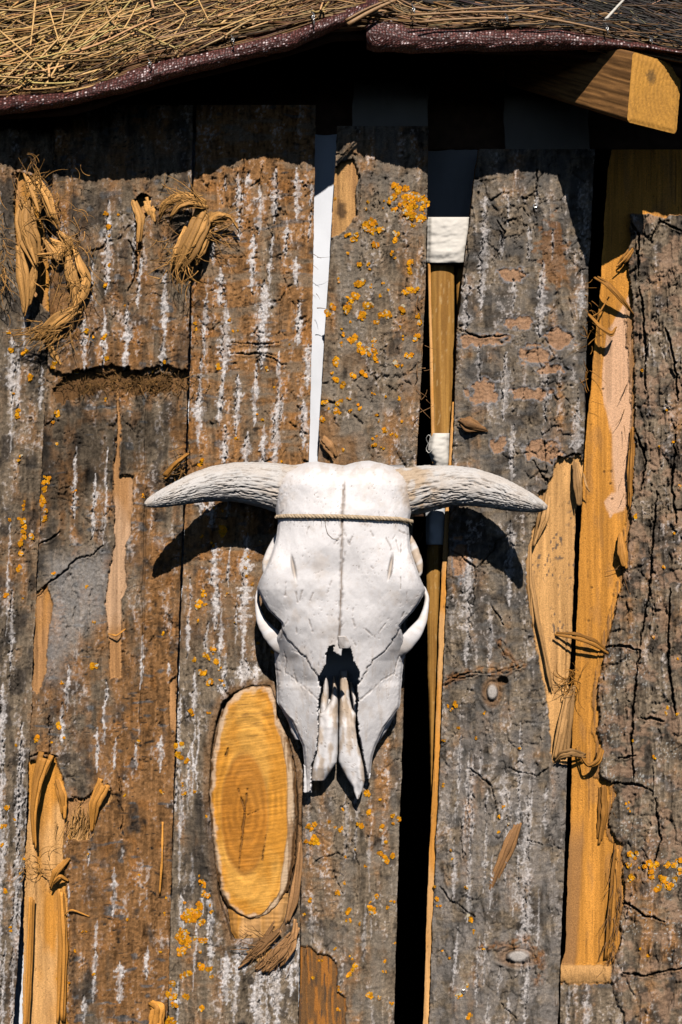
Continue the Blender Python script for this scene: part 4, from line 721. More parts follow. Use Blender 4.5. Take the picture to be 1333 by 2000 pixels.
# screws
def screw(parent, key, x, y, label=None):
    d = depth_at(key, x, y)+0.001; V, F = [], []; R_ = 4.6; K = 16
    V.append(w1(x, y, d+0.0006))
    for rr, hh in ((0.75, 0.0012), (1.0, 0.0008), (1.0, -0.002)):
        for j in range(K): V.append(w1(x+R_*rr*math.cos(j*6.283/K), y+R_*rr*math.sin(j*6.283/K), d+hh))
    for j in range(K):
        j2 = (j+1) % K; F.append((0, 1+j2, 1+j)); F.append((1+j, 1+j2, 1+K+j2, 1+K+j)); F.append((1+K+j, 1+K+j2, 1+2*K+j2, 1+2*K+j))
    nf = len(F)
    for k in range(2):   # cross slot, dark
        hx, hy = (2.6, 0.7) if k == 0 else (0.7, 2.6); hd = 0.0014+0.0002*k; b = len(V)
        V += [w1(x+a*hx, y+q*hy, d+c) for a in (-1, 1) for q in (-1, 1) for c in (-.001, hd)]
        F += [tuple(b+i for i in f) for f in ((0, 1, 3, 2), (4, 6, 7, 5), (0, 4, 5, 1), (2, 3, 7, 6), (0, 2, 6, 4), (1, 5, 7, 3))]
    me = bpy.data.meshes.new('screw'); me.from_pydata(V, [], F); me.materials.append(M_METAL); me.materials.append(M_DARKB)
    for p in me.polygons: p.material_index = 1 if p.index >= nf else 0
    link('screw', me, None, parent)
screw(p4, 'p4', 1046, 402); screw(p4, 'p4', 906, 1937)

# ------------------------------------------------------------------ skull
skull = thing('cattle_skull', 'bleached white cattle skull with two horns hung on the bark planks', 'skull')
XLp = [(905, 556), (915, 546), (930, 540), (960, 537), (1000, 539), (1018, 544), (1051, 540), (1080, 531), (1104, 522), (1134, 507), (1150, 502), (1158, 506), (1170, 512), (1190, 523), (1205, 538), (1217, 551), (1226, 551), (1236, 545), (1250, 539), (1262, 535), (1298, 538), (1332, 541), (1372, 541), (1395, 557), (1407, 570), (1435, 582), (1458, 592), (1492, 595), (1548, 596), (1562, 597)]
XRp = [(905, 790), (915, 798), (930, 803), (960, 807), (1000, 804), (1022, 798), (1074, 802), (1100, 811), (1126, 820), (1153, 832), (1164, 827), (1180, 818), (1196, 806), (1212, 791), (1224, 781), (1236, 786), (1250, 791), (1262, 795), (1284, 789), (1332, 785), (1378, 782), (1392, 773), (1421, 751), (1458, 734), (1478, 728), (1509, 724), (1523, 722), (1562, 720)]
HOLE = [(645, 1263), (652, 1262), (650, 1272), (660, 1278), (668, 1284), (671, 1266), (678, 1268), (685, 1261), (691, 1292), (702, 1312), (704, 1327), (699, 1344), (701, 1369), (699, 1401), (702, 1435), (708, 1458), (715, 1500), (722, 1524), (740, 1524), (740, 1600), (590, 1600), (590, 1549), (607, 1547), (607, 1529), (608, 1498), (618, 1464), (622, 1424), (622, 1367), (627, 1347), (621, 1324), (631, 1310), (637, 1298), (638, 1278)]
DF = [(903, .040), (908, .070), (916, .088), (928, .100), (945, .107), (1000, .110), (1060, .109), (1130, .106), (1180, .101), (1240, .093), (1300, .084), (1400, .068), (1500, .051), (1562, .040)]
SK = 1.36
NE = [(903, 2.6), (1000, 3.2), (1150, 3.4), (1220, 2.6), (1290, 2.0), (1400, 1.9), (1562, 1.8)]
DM = [(903, .035), (930, .048), (1000, .050), (1100, .055), (1160, .060), (1220, .050), (1300, .042), (1400, .036), (1562, .030)]
DBk = [(903, .022), (1000, .020), (1300, .020), (1400, .024), (1562, .026)]
NF, NB = 190, 50
ysk = np.arange(903, 1562, 1.9); Rk = len(ysk)
tt = np.linspace(-1, 1, NF); xf = np.sin(tt*math.pi/2)*0.55+tt*0.45; xf = np.sign(xf)*np.abs(xf)**0.9
lk, rk = curve(XLp, ysk), curve(XRp, ysk)
kern = np.array([1, 2, 3, 2, 1])/9
for a in (lk, rk): a[2:-2] = np.convolve(a, kern, 'valid'); a += 2.2*(fbm(ysk/9, ysk*0+a[40], 4, 33)-0.5)*ss(1140, 1160, ysk)*(1-ss(1400, 1440, ysk))
cen = (lk+rk)/2; hwk = (rk-lk)/2
PXf = cen[:, None]+hwk[:, None]*xf[None]; PYf = np.broadcast_to(ysk[:, None], PXf.shape).copy()
hs = np.array([hwk[max(0, i-22):i+23].max() for i in range(Rk)])
for _ in range(260): hs[1:-1] = 0.25*hs[:-2]+0.5*hs[1:-1]+0.25*hs[2:]
hs = np.maximum(hs, hwk)*1.01; cs_ = cen.copy()
for _ in range(400): cs_[1:-1] = 0.25*cs_[:-2]+0.5*cs_[1:-1]+0.25*cs_[2:]
n_ = curve(NE, ysk)[:, None]; prof = np.clip(1-np.clip(np.abs(PXf-cs_[:, None])/hs[:, None], 0, 1)**n_, 0, 1)**(1/n_)
edge_px = np.minimum(PXf-lk[:, None], rk[:, None]-PXf)
def smoothc(pts, k=16):
    a = curve(pts, ysk)*SK
    for _ in range(k*3): a[1:-1] = 0.25*a[:-2]+0.5*a[1:-1]+0.25*a[2:]
    return a[:, None]
dm = smoothc(DM); df_ = smoothc(DF); df_[:12, 0] = curve(DF, ysk)[:12]*SK; df_[12:30, 0] = df_[12:30, 0]*np.linspace(0, 1, 18)+curve(DF, ysk)[12:30]*SK*np.linspace(1, 0, 18); dk_ = curve(DBk, ysk)[:, None]
dF = dm+(df_-dm)*prof
def skull_detail(px, py, prof):
    e = np.zeros(px.shape); stain = np.zeros(px.shape); dirt = np.zeros(px.shape)
    mid = curve([(900, 674), (1010, 669), (1130, 667), (1250, 662)], py)+4*(fbm(py/60, px*0, 3, 3)-0.5)+2*(vn(py/6, px*0, 4)-0.5)
    dmid = np.abs(px-mid); g = ss(3.2, 1.0, dmid)*ss(925, 950, py)*(1-ss(1246, 1256, py))
    e -= 0.0028*g; dirt = np.maximum(dirt, 0.95*g*(0.6+0.4*vn(py/14, px*0, 6))); stain = np.maximum(stain, 0.25*ss(10, 2, dmid)*ss(930, 990, py)*(1-ss(1000, 1100, py)))
    e += 0.004*ss(60, 0, np.hypot(px-612, (py-935)*1.2))+0.004*ss(60, 0, np.hypot(px-735, (py-935)*1.2))-0.005*ss(40, 0, dmid)*ss(1010, 940, py)
    e -= 0.004*ss(120, 20, dmid)*ss(1060, 1120, py)*(1-ss(1160, 1230, py))
    e += 0.003*(fbm(px/60, py/70, 3, 1)-0.5)*2
    # grooves above the eyes
    for x, y, s in ((574, 1110, 1), (763, 1108, -1)):
        q = np.hypot((px-x-s*0.18*(py-y))/5, (py-y)/32); m = ss(1.0, 0.3, q); e -= 0.005*m; stain = np.maximum(stain, 0.7*m)
    # overlap seam: nasal/frontal plate stands proud of the cheek bones
    for pts, sgn in (([(1150, 470), (1206, 530), (1219, 545), (1245, 560), (1262, 575), (1285, 598), (1300, 608), (1322, 623), (1340, 640)], 1), ([(1150, 860), (1198, 815), (1226, 783), (1245, 770), (1268, 754), (1290, 728), (1312, 712), (1330, 703), (1345, 690)], -1)):
        x0_ = curve(pts, py); xs_ = x0_+5*(fbm(py/7, px*0+sgn, 3, 8)-0.5)*2; s = (px-xs_)*sgn; s0 = (px-x0_)*sgn
        on = ss(1195, 1222, py)*(1-ss(1328, 1345, py))
        outm = ss(1.0, -1.0, s)*ss(1195, 1222, py); e -= 0.0026*outm*(1-ss(1328, 1345, py))+0.012*ss(4, -60, s0)*ss(1195, 1240, py)
        seam = ss(2.2, 0.6, np.abs(s+1))*on; e -= 0.0012*seam; dirt = np.maximum(dirt, 0.4*seam)
    # cheek sutures
    for pts in ([(541, 1308), (566, 1318), (590, 1338), (606, 1352), (622, 1366)], [(553, 1265), (560, 1290), (556, 1318)], [(783, 1325), (768, 1316), (745, 1330), (725, 1350), (702, 1368)], [(788, 1265), (776, 1290), (770, 1320)], [(598, 1282), (585, 1275), (572, 1270)]):
        sd = np.full(px.shape, 1e9)
        for a, b in zip(pts[:-1], pts[1:]):
            ex, ey = b[0]-a[0], b[1]-a[1]; t = np.clip(((px-a[0])*ex+(py-a[1])*ey)/(ex*ex+ey*ey), 0, 1); sd = np.minimum(sd, np.hypot(px-a[0]-t*ex, py-a[1]-t*ey))
        sd = np.abs(sd+5*(fbm(px/5, py/5, 3, 9)-0.5)); g = ss(1.7, 0.4, sd); e -= 0.0014*g; dirt = np.maximum(dirt, 0.4*g)
    # hairline cracks, pores
    for k in range(44):
        r = random.Random(100+k); x, y = r.uniform(540, 800), r.uniform(960, 1390); L = r.uniform(8, 26); a = math.pi/2+r.gauss(0, 0.45)
        ax, ay = x, y; ex, ey = L*math.cos(a), L*math.sin(a); t = np.clip(((px-ax)*ex+(py-ay)*ey)/(L*L), 0, 1); sd = np.hypot(px-ax-t*ex, py-ay-t*ey)+2.0*(vn(px/5, py/5, k)-0.5)
        g = ss(1.5, 0.4, sd); e -= 0.0012*g; dirt = np.maximum(dirt, 0.45*g)
    pore = ss(0.86, 0.92, vn(px/2.4, py/2.4, 12))*ss(0.42, 0.58, fbm(px/34, py/34, 3, 35)); e -= 0.0008*pore; dirt = np.maximum(dirt, 0.42*pore)
    dirt = np.maximum(dirt, 0.7*ss(0.965, 0.985, vn(px/3.3, py/3.3, 14)))
    stain = np.maximum(stain, 0.35*ss(0.52, 0.70, fbm(px/10, py/10, 4, 36))*ss(960, 915, py)); stain = np.maximum(stain, 0.30*ss(0.55, 0.68, fbm(px/6, py/40, 4, 37))*ss(1230, 1300, py))
    # rough porous rim along brow and horn bases
    rb = ss(0.62, 0.25, prof)+ss(60, 10, np.minimum(np.abs(px-530), np.abs(px-812)))*ss(1005, 985, py)
    e += 0.0022*rb*(fbm(px/4, py/4, 3, 13)-0.5)
    stain = np.maximum(stain, 0.45*ss(0.52, 0.72, fbm(px/30, py/26, 4, 14))*ss(0.2, 0.9, rb+0.3))
    stain = np.maximum(stain, 0.30*ss(0.52, 0.74, fbm(px/30, py/36, 6, 16, 0.65)))
    e += 0.007*ss(55, 5, np.hypot(px-532, (py-1135)*0.7))+0.007*ss(55, 5, np.hypot(px-806, (py-1135)*0.7))
    e += 0.0011*(fbm(px/9, py/14, 4, 24)-0.5)
    stain = np.maximum(stain, 0.22*ss(0.70, 0.78, fbm(px/4, py/4, 3, 17))*ss(0.45, 0.6, fbm(px/40, py/40, 3, 25)))
    hb = ss(55, 15, np.minimum(np.abs(px-524)*1.0, np.abs(px-815)))*ss(1010, 980, py); stain = np.maximum(stain, 0.55*hb*ss(0.35, 0.6, fbm(px/8, py/10, 3, 18)))
    stain = np.maximum(stain, 0.9*ss(34, 8, np.hypot((px-806), (py-955)*0.6)+16*(fbm(px/9, py/9, 3, 27)-0.5)))
    return e, stain, dirt
BONE = np.array([0.77, 0.718, 0.70]); STAIN = np.array([0.47, 0.32, 0.19]); DIRT = np.array([0.16, 0.095, 0.05])
def bonecol(stain, dirt, px, py, base=BONE):
    c = np.broadcast_to(base, px.shape+(3,))*(0.93+0.12*fbm(px/22, py/30, 4, 15))[..., None]
    return mixc(mixc(c, STAIN, np.clip(stain, 0, 1)*0.8), DIRT, np.clip(dirt, 0, 1))
e_, st_, di_ = skull_detail(PXf, PYf, prof)
dF = dF+e_*ss(0.0, 0.35, prof)-0.005*(1-ss(0, 7, edge_px))**2+0.0016*ss(16, 3, edge_px)*(fbm(PXf/5, PYf/5, 3, 19)-0.4)
TOPC = [(520, 12), (545, 11), (575, 5), (600, 1), (622, -2), (645, 2), (672, 7), (695, 0), (722, -4), (748, 2), (775, 10), (800, 16), (830, 18)]
PYf = PYf+(curve(TOPC, PXf)+3*(fbm(PXf/14, PXf*0, 3, 2)-0.5))*np.clip(1-(PYf-903)/70, 0, 1)
ph = np.linspace(0, math.pi, NB+2)[1:-1]
PXb = cen[:, None]+hwk[:, None]*np.cos(ph)[None]*1.0; dB = dm-(dm-dk_)*np.abs(np.sin(ph))[None]**0.7; PYb = np.broadcast_to(ysk[:, None], PXb.shape)
PXb = cen[:, None]+(PXb-cen[:, None])*0.999
PXa = np.concatenate([PXf, PXb], 1); PYa = np.concatenate([PYf, PYb+np.clip(1-(PYb-903)/70, 0, 1)*5], 1); dA = np.concatenate([dF, dB], 1)
# bones keep their true width: widths were read at the silhouette, which sits at depth dm
Vk = W(PXa, PYa, dA)
ck_ = np.concatenate([bonecol(st_, di_, PXf, PYf), np.broadcast_to(BONE*0.9, PXb.shape+(3,))], 1)
KK = NF+NB; Qk = ringgrid(Rk, KK, True)
jj = 5*(fbm(PXa/7, PYa/7, 3, 21)-0.5)
inh = (poly_sd(PXa, PYa, HOLE)+jj*0.9 > 0) & (np.arange(KK)[None] < NF)
low = (PYa > 1395) & (np.arange(KK)[None] >= NF) & (np.abs(PXa-661) < 52)     # open below, between the jaw blades
end = ((PYa > 1548+jj) & (PXa < 660)) | ((PYa > 1523+jj) & (PXa > 660))
inh = (inh | low | end).ravel()
Qk = Qk[~inh[Qk].any(axis=1)]
used = np.zeros(len(inh), bool); used[Qk.ravel()] = True; remap = np.cumsum(used)-1
me = mesh_np('cranium', Vk.reshape(-1, 3)[used], remap[Qk], ck_.reshape(-1, 3)[used], extra=[[int(remap[i]) for i in range(KK)]] if used[:KK].all() else [])
cran = link('cranium', me, M_BONE, skull)
so = cran.modifiers.new('solid', 'SOLIDIFY'); so.thickness = 0.0035; so.offset = -1
def front_depth(x, y):
    i = int(np.clip(np.searchsorted(ysk, y), 0, Rk-1)); j = int(np.argmin(np.abs(PXf[i]-x))); return float(dF[i, j])
def bone(name, left, right, front, back, ne, top, bot, seed, stain=0.25, detail=0.002, ny=1.9, K=48, cutpoly=None, ridge=None, label=None, base=BONE):
    ys = np.arange(top, bot, ny); R = len(ys); l = curve(left, ys)+1.2*(fbm(ys/8, ys*0, 3, seed)-0.5); r = curve(right, ys)+1.2*(fbm(ys/8, ys*0+4, 3, seed+1)-0.5)
    ph = np.linspace(0, 2*math.pi, K, endpoint=False); f = curve(front, ys)*SK; b = curve(back, ys)*SK; m = (f+b)/2
    cs, sn = np.cos(ph), np.sin(ph); ex = 2.0/ne
    X = ((l+r)/2)[:, None]+((r-l)/2)[:, None]*(np.sign(cs)*np.abs(cs)**ex)[None]; dd = m[:, None]+((f-b)/2)[:, None]*(np.sign(sn)*np.abs(sn)**ex)[None]
    Y = np.broadcast_to(ys[:, None], X.shape)
    fr = np.clip(sn, 0, 1)[None]
    if ridge is not None: dd = dd+ridge(X, Y)*fr
    dd = dd+fr*detail*(fbm(X/10, Y/22, 4, seed+2)-0.5)*2
    stn = stain*ss(0.42, 0.66, fbm(X/9, Y/26, 4, seed+3))*1.1+0.55*stain*ss(1420, 1340, Y); dr = 0.6*ss(0.80, 0.86, vn(X/3.2, Y/3.2, seed+4))*ss(0.5, 0.6, fbm(X/14, Y/14, 3, seed+5))
    c = bonecol(stn, dr, X, Y, base); V = W(X, Y, dd)
    me = mesh_np(name, V, ringgrid(R, K, True), c, extra=[list(range(K)), list(range((R-1)*K, R*K))[::-1]])
    o = link(name, me, M_BONE, skull)
    if label: o['label'] = label
    return o
# the two front jaw bones with their forked tips
rg1 = lambda X, Y: 0.003*np.sin(np.clip((X-612)/46, 0, 1)*math.pi)-0.0035*np.exp(-((X-(632-0.05*(Y-1400)))/7)**2)
bone('premaxilla', [(1318, 650), (1345, 650), (1368, 646), (1386, 634), (1395, 623), (1420, 622), (1464, 617), (1500, 611), (1520, 609), (1527, 610)], [(1318, 655), (1360, 661), (1420, 661), (1470, 660), (1489, 658), (1500, 651), (1512, 643), (1522, 636), (1527, 632)],
     [(1318, .044), (1360, .047), (1420, .050), (1500, .044), (1527, .036)], [(1318, .030), (1400, .030), (1500, .028), (1527, .026)], 2.4, 1320, 1527, 51, 0.75, ridge=rg1)
rg2 = lambda X, Y: -0.0035*np.exp(-((X-(684+0.10*(Y-1400)))/6)**2)
bone('premaxilla', [(1308, 664), (1360, 664), (1440, 662), (1489, 662), (1505, 670), (1523, 680), (1538, 690), (1550, 693), (1560, 697)], [(1308, 680), (1340, 682), (1361, 683), (1384, 688), (1395, 697), (1412, 695), (1440, 699), (1464, 703), (1500, 711), (1525, 713), (1545, 708), (1560, 701)],
     [(1308, .046), (1360, .048), (1420, .051), (1500, .045), (1560, .034)], [(1308, .030), (1400, .030), (1500, .028), (1560, .026)], 2.4, 1310, 1561, 55, 0.75, ridge=rg2)
# thin curled bones inside the nose, and the palate seen past the cheeks
bone('turbinate', [(1318, 636), (1350, 629), (1400, 624), (1420, 626)], [(1318, 640), (1350, 643), (1400, 640), (1420, 634)], [(1318, .044), (1420, .044)], [(1318, .030), (1420, .030)], 2, 1320, 1418, 58, 0.6)
bone('turbinate', [(1330, 684), (1350, 686), (1390, 692), (1396, 694)], [(1330, 687), (1350, 696), (1380, 699), (1396, 698)], [(1330, .044), (1396, .044)], [(1330, .032), (1396, .030)], 2, 1332, 1396, 60, 0.6)
bone('palate_edge', [(1390, 552), (1410, 564), (1430, 569), (1446, 578)], [(1390, 590), (1446, 592)], [(1390, .036), (1446, .034)], [(1390, .018), (1446, .018)], 2.4, 1388, 1446, 62, 0.3)
bone('palate_edge', [(1390, 740), (1420, 735), (1455, 732)], [(1390, 774), (1405, 768), (1430, 754), (1455, 736)], [(1390, .036), (1455, .034)], [(1390, .018), (1455, .018)], 2.4, 1388, 1454, 64, 0.3)
bone('nasal_splinter', [(1240, 660), (1258, 660), (1270, 664), (1276, 668)], [(1240, 674), (1250, 681), (1262, 686), (1266, 684), (1276, 672)], [(1240, .122), (1276, .112)], [(1240, .116), (1276, .107)], 2.4, 1242, 1268, 66, 0.3)
# cheek arches round the eye sockets
def arch(pts, seed, name='cheek_arch', stn=0.35):
    p = np.array(pts, float); n = 70; t0 = np.linspace(0, 1, len(p)); t = np.linspace(0, 1, n); q = np.stack([np.interp(t, t0, p[:, k]) for k in range(5)], -1)
    for _ in range(5): q[1:-1] = 0.25*q[:-2]+0.5*q[1:-1]+0.25*q[2:]
    P = W(q[:, 0], q[:, 1], q[:, 2]*SK); T = np.gradient(P, axis=0); T /= np.linalg.norm(T, axis=1, keepdims=True)
    Y = np.array([0, -1.0, 0]); A = np.cross(T, Y); A /= np.linalg.norm(A, axis=1, keepdims=True); N = np.cross(A, T)
    K = 24; ph = np.arange(K)*2*math.pi/K
    V = P[:, None]+(q[:, 3]/2/S)[:, None, None]*np.cos(ph)[None, :, None]*A[:, None]+(q[:, 4]/2)[:, None, None]*np.sin(ph)[None, :, None]*N[:, None]
    X = np.repeat(q[:, 0:1], K, 1)+ph*3; Yy = np.repeat(q[:, 1:2], K, 1)+ph*2
    V = V+0.0012*(fbm(X/6, Yy/6, 3, seed)-0.5)[..., None]
    c = bonecol(stn*ss(0.45, 0.65, fbm(X/9, Yy/14, 3, seed+2))+0.5*(stn-0.35), 0*X, X, Yy)
    link(name, mesh_np(name, V, ringgrid(n, K), c, extra=[list(range(K))[::-1], list(range((n-1)*K, n*K))]), M_BONE, skull)
arch([(572, 1280, .044, 34, .012), (549, 1258, .058, 36, .013), (526, 1236, .062, 28, .013), (510, 1212, .060, 17, .011), (504, 1186, .056, 10, .010), (502, 1166, .052, 8, .010), (508, 1150, .046, 9, .010), (522, 1136, .040, 10, .010), (545, 1125, .036, 12, .012)], 71)
arch([(762, 1280, .044, 34, .012), (787, 1259, .058, 36, .013), (810, 1237, .062, 28, .013), (826, 1213, .060, 17, .011), (833, 1186, .056, 10, .010), (835, 1167, .052, 8, .010), (828, 1150, .046, 9, .010), (814, 1136, .040, 10, .010), (790, 1125, .036, 12, .012)], 73)
arch([(552, 1036, .046, 10, .014), (541, 1052, .046, 13, .014), (530, 1076, .048, 17, .012), (521, 1098, .050, 16, .011), (518, 1118, .050, 9, .010), (526, 1132, .046, 6, .010)], 75, 'temporal_ridge', 0.75)
arch([(790, 1036, .046, 10, .014), (801, 1052, .046, 13, .014), (810, 1076, .048, 17, .012), (818, 1098, .050, 16, .011), (821, 1118, .050, 9, .010), (814, 1132, .046, 6, .010)], 77, 'temporal_ridge', 0.75)
# horns
def horn(up, lo, dep, label, seed):
    n = 150; t = np.linspace(0, 1, n)
    u = np.array(up, float); l = np.array(lo, float)
    tu = np.linspace(0, 1, len(u)); tl = np.linspace(0, 1, len(l))
    ux, uy = np.interp(t, tu, u[:, 0]), np.interp(t, tu, u[:, 1]); lx, ly = np.interp(t, tl, l[:, 0]), np.interp(t, tl, l[:, 1])
    for a in (ux, uy, lx, ly):
        for _ in range(14): a[1:-1] = 0.25*a[:-2]+0.5*a[1:-1]+0.25*a[2:]
    cx, cy = (ux+lx)/2, (uy+ly)/2; r = np.hypot(ux-lx, uy-ly)/2/S; d = np.interp(t, np.linspace(0, 1, len(dep)), dep)
    for _ in range(14): d[1:-1] = 0.25*d[:-2]+0.5*d[1:-1]+0.25*d[2:]
    P = W(cx, cy, d); T = np.gradient(P, axis=0); T /= np.linalg.norm(T, axis=1, keepdims=True)
    A = np.cross(T, np.array([0, -1.0, 0])); A /= np.linalg.norm(A, axis=1, keepdims=True); N = np.cross(A, T)
    K = 180; ph = np.arange(K)*2*math.pi/K; tt_ = t[:, None]+0*ph[None]; pp = ph[None]+0*t[:, None]
    # long grooves running along the horn
    sx = tt_*7; cyc = np.cos(pp); syc = np.sin(pp)
    f = fbm(tt_*6+cyc*0.8, pp*13.0+0.8*np.sin(tt_*9), 4, seed); blend = ss(0, 0.6, np.minimum(pp, 2*math.pi-pp)); f2 = fbm(tt_*6+cyc*0.8, (pp-2*math.pi)*13.0+0.8*np.sin(tt_*9), 4, seed)
    wv = ss(5.6, 6.28, pp); f = f*(1-wv)+f2*wv
    gr = np.abs(f-0.5)*2; groove = ss(0.16, 0.02, gr)
    fine = vn(tt_*130, pp*16, seed+3)
    low = 0.45+0.55*ss(0.2, -0.8, syc*0+np.cos(pp+math.pi*0)) if False else 1.0
    amp = (0.0030*ss(1.0, 0.75, tt_)+0.0006)
    rr = r[:, None]*(1+0.06*(fbm(tt_*6, pp, 3, seed+5)-0.5))-amp*groove*0.75+0.0012*(fine-0.5)+0.0025*ss(0.12, 0.0, tt_)*(fbm(tt_*60, pp*4, 3, seed+7))
    V = P[:, None]+rr[..., None]*(np.cos(ph)[None, :, None]*A[:, None]+np.sin(ph)[None, :, None]*N[:, None])
    stain = 0.55*ss(0.30, 0.0, tt_)*ss(0.35, 0.6, fbm(tt_*20, pp*3, 3, seed+8))+0.3*ss(0.9, 1.0, tt_)+0.22*ss(0.45, 0.65, fbm(tt_*14, pp*2, 3, seed+9))
    if seed == 25: stain = stain+0.9*ss(0.34, 0.16, tt_)*ss(0.40, 0.60, fbm(tt_*26, pp*2.2, 4, 31))
    c = bonecol(stain, 0.5*groove*ss(0.3, 0.6, fine), tt_*400, pp*60, np.array([0.56, 0.515, 0.48]))
    o = link('horn', mesh_np('horn', V, ringgrid(n, K), c, extra=[list(range(K))[::-1], list(range((n-1)*K, n*K))]), M_HORN, skull); o['label'] = label
horn([(606, 922), (560, 909), (515, 905), (460, 905), (420, 911), (380, 924), (345, 941), (315, 957), (294, 970), (284, 981)], [(606, 1012), (560, 1003), (522, 989), (475, 978), (430, 977), (395, 979), (365, 983), (330, 988), (302, 991), (287, 988)], [.082, .078, .077, .083, .094, .112, .130], 'greyish horn with a blunt rounded tip', 5)
horn([(736, 930), (785, 917), (835, 911), (890, 912), (935, 918), (975, 931), (1008, 947), (1035, 962), (1056, 976), (1067, 986)], [(740, 1016), (792, 1010), (832, 997), (870, 986), (910, 984), (950, 988), (985, 994), (1020, 998), (1045, 999), (1064, 995)], [.082, .080, .079, .086, .099, .122, .148], 'greyish horn with a sharp chipped tip', 25)

# ------------------------------------------------------------------ twine tied across the forehead
xs = np.linspace(540, 804, 260); ycur = np.interp(xs, [540, 560, 670, 780, 804], [1010, 1008, 1009, 1014, 1019])
dep = np.array([front_depth(x, y) for x, y in zip(xs, ycur)]); dep = np.convolve(np.pad(dep, 8, mode='edge'), np.ones(17)/17, 'valid'); dep = np.maximum(dep, np.array([front_depth(x, y) for x, y in zip(xs, ycur)]))
bx = [np.interp(np.linspace(0, 1, 40), [0, .15, .5, .85, 1], [804, 803, 670, 541, 540]), np.interp(np.linspace(0, 1, 40), [0, 1], [1019, 1010]), np.interp(np.linspace(0, 1, 40), [0, .15, .5, .85, 1], [dep[-1], .03, .017, .03, dep[0]])]
P0 = np.concatenate([W(xs, ycur, dep+0.0024), W(bx[0], bx[1], bx[2])])
T = np.gradient(P0, axis=0); T /= np.linalg.norm(T, axis=1, keepdims=True)+1e-9; A = np.cross(T, np.array([0, 0, 1.0])); A /= np.linalg.norm(A, axis=1, keepdims=True)+1e-9; B = np.cross(T, A)
arc = np.concatenate([[0], np.cumsum(np.linalg.norm(np.diff(P0, axis=0), axis=1))]); parts = []
for k in range(3):
    ph = arc/0.014*2*math.pi+k*2*math.pi/3; P = P0+0.0015*(np.cos(ph)[:, None]*A+np.sin(ph)[:, None]*B)
    V, Q, c = tubes(P[None], [0.0018], 6, [np.array([0.50, 0.37, 0.24])*(0.85+0.15*k)]); parts.append((V, Q, c))
rr = np.random.default_rng(4); idx = rr.integers(5, 255, 120); f0 = P0[idx]; dirs = rr.normal(0, 1, (120, 3)); dirs[:, 1] = -np.abs(dirs[:, 1])*0.6; tl = np.linspace(0, 1, 5)
FP = f0[:, None]+dirs[:, None]*tl[None, :, None]*0.0035+np.array([0, 0, -1.0])*(tl**2)[None, :, None]*0.002
V, Q, c = tubes(FP, np.full(120, 0.00014), 4, np.broadcast_to(np.array([0.5, 0.38, 0.25]), (120, 3))); parts.append((V, Q, c))
V, Q, c = join(parts); tw = link('twine', mesh_np('twine', V, Q, c), M_TWINE); tag(tw, 'twisted brown twine tied round the skull below the horns', 'twine')
dth = lambda x, y: front_depth(x, y)+0.0012
pts = [(638, 1012), (636, 1026), (640, 1042), (650, 1052), (664, 1053)]
hair = thread([(x, y, dth(x, y)) for x, y in pts], 0.00028, 'loose_strand', (0.32, 0.22, 0.14), tw)
bpy.data.objects['twine']

# ------------------------------------------------------------------ roof: shade net hem, brushwood, straw, rafter
roof = thing('thatched_roof', 'brushwood and straw roof with a maroon shade net hem over the wall', 'roof')
LT = [(-900, 190), (-200, 190), (0, 184), (60, 180), (140, 174), (200, 156), (250, 136), (350, 110), (450, 86), (560, 58), (640, 30), (700, 8), (740, -10)]
LB = [(-900, 232), (-200, 230), (0, 224), (80, 215), (150, 205), (250, 181), (350, 151), (470, 121), (560, 101), (640, 66), (690, 44), (740, 20)]
LD = [(-900, .062), (0, .062), (80, .085), (150, .105), (270, .116), (520, .122), (620, .140), (740, .135)]
RT = [(718, 32), (728, 27), (760, 34), (800, 49), (900, 52), (1000, 54), (1100, 54), (1200, 74), (1333, 97), (1420, 112), (1560, 150)]
RB = [(718, 96), (724, 101), (800, 106), (850, 104), (900, 100), (1000, 101), (1100, 98), (1170, 98), (1250, 101), (1333, 108), (1420, 130), (1560, 175)]
RD = [(718, .128), (760, .134), (900, .138), (1050, .145), (1160, .146), (1240, .152), (1333, .159), (1560, .16)]
LD = [(a, b*1.12) for a, b in LD]; RD = [(a, b*1.12) for a, b in RD]
def hem(x0, x1, top, bot, dep, label, seed):
    xs = np.arange(x0, x1, 2.5); n = len(xs); t = curve(top, xs); b = curve(bot, xs); d = curve(dep, xs)
    for a in (t, b, d):
        for _ in range(10): a[1:-1] = 0.25*a[:-2]+0.5*a[1:-1]+0.25*a[2:]
    t = t+5*(fbm(xs/60, xs*0, 3, seed)-0.5); b = b+6*(fbm(xs/45, xs*0, 4, seed+1)-0.5)
    K = 40; ph = np.arange(K)*2*math.pi/K; X = xs[:, None]+0*ph[None]
    hh = ((b-t)/2)[:, None]; Y = ((t+b)/2)[:, None]-hh*np.sin(ph)[None]*1.0
    wr = fbm(X/26+Y/40, Y/18, 4, seed+3); dd = d[:, None]-0.020+0.020*np.cos(ph)[None]+0.007*(wr-0.5)
    V = W(X, Y, dd); al = np.concatenate([[0], np.cumsum(np.hypot(np.diff(xs), np.diff((t+b)/2)))])/S
    tint = np.stack([np.repeat(al[:, None], K, 1), (hh/S*ph[None]), 0*X], -1)
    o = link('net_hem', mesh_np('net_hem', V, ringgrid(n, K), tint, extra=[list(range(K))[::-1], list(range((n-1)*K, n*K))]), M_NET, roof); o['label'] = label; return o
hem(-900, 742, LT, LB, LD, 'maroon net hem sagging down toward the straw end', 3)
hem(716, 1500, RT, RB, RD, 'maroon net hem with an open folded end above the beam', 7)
TOPA = LT[:-3]+[(650, 28)]+[(720, 26)]+RT[2:]; DEPA = LD[:-1]+RD[1:]
PITCH = math.radians(38)
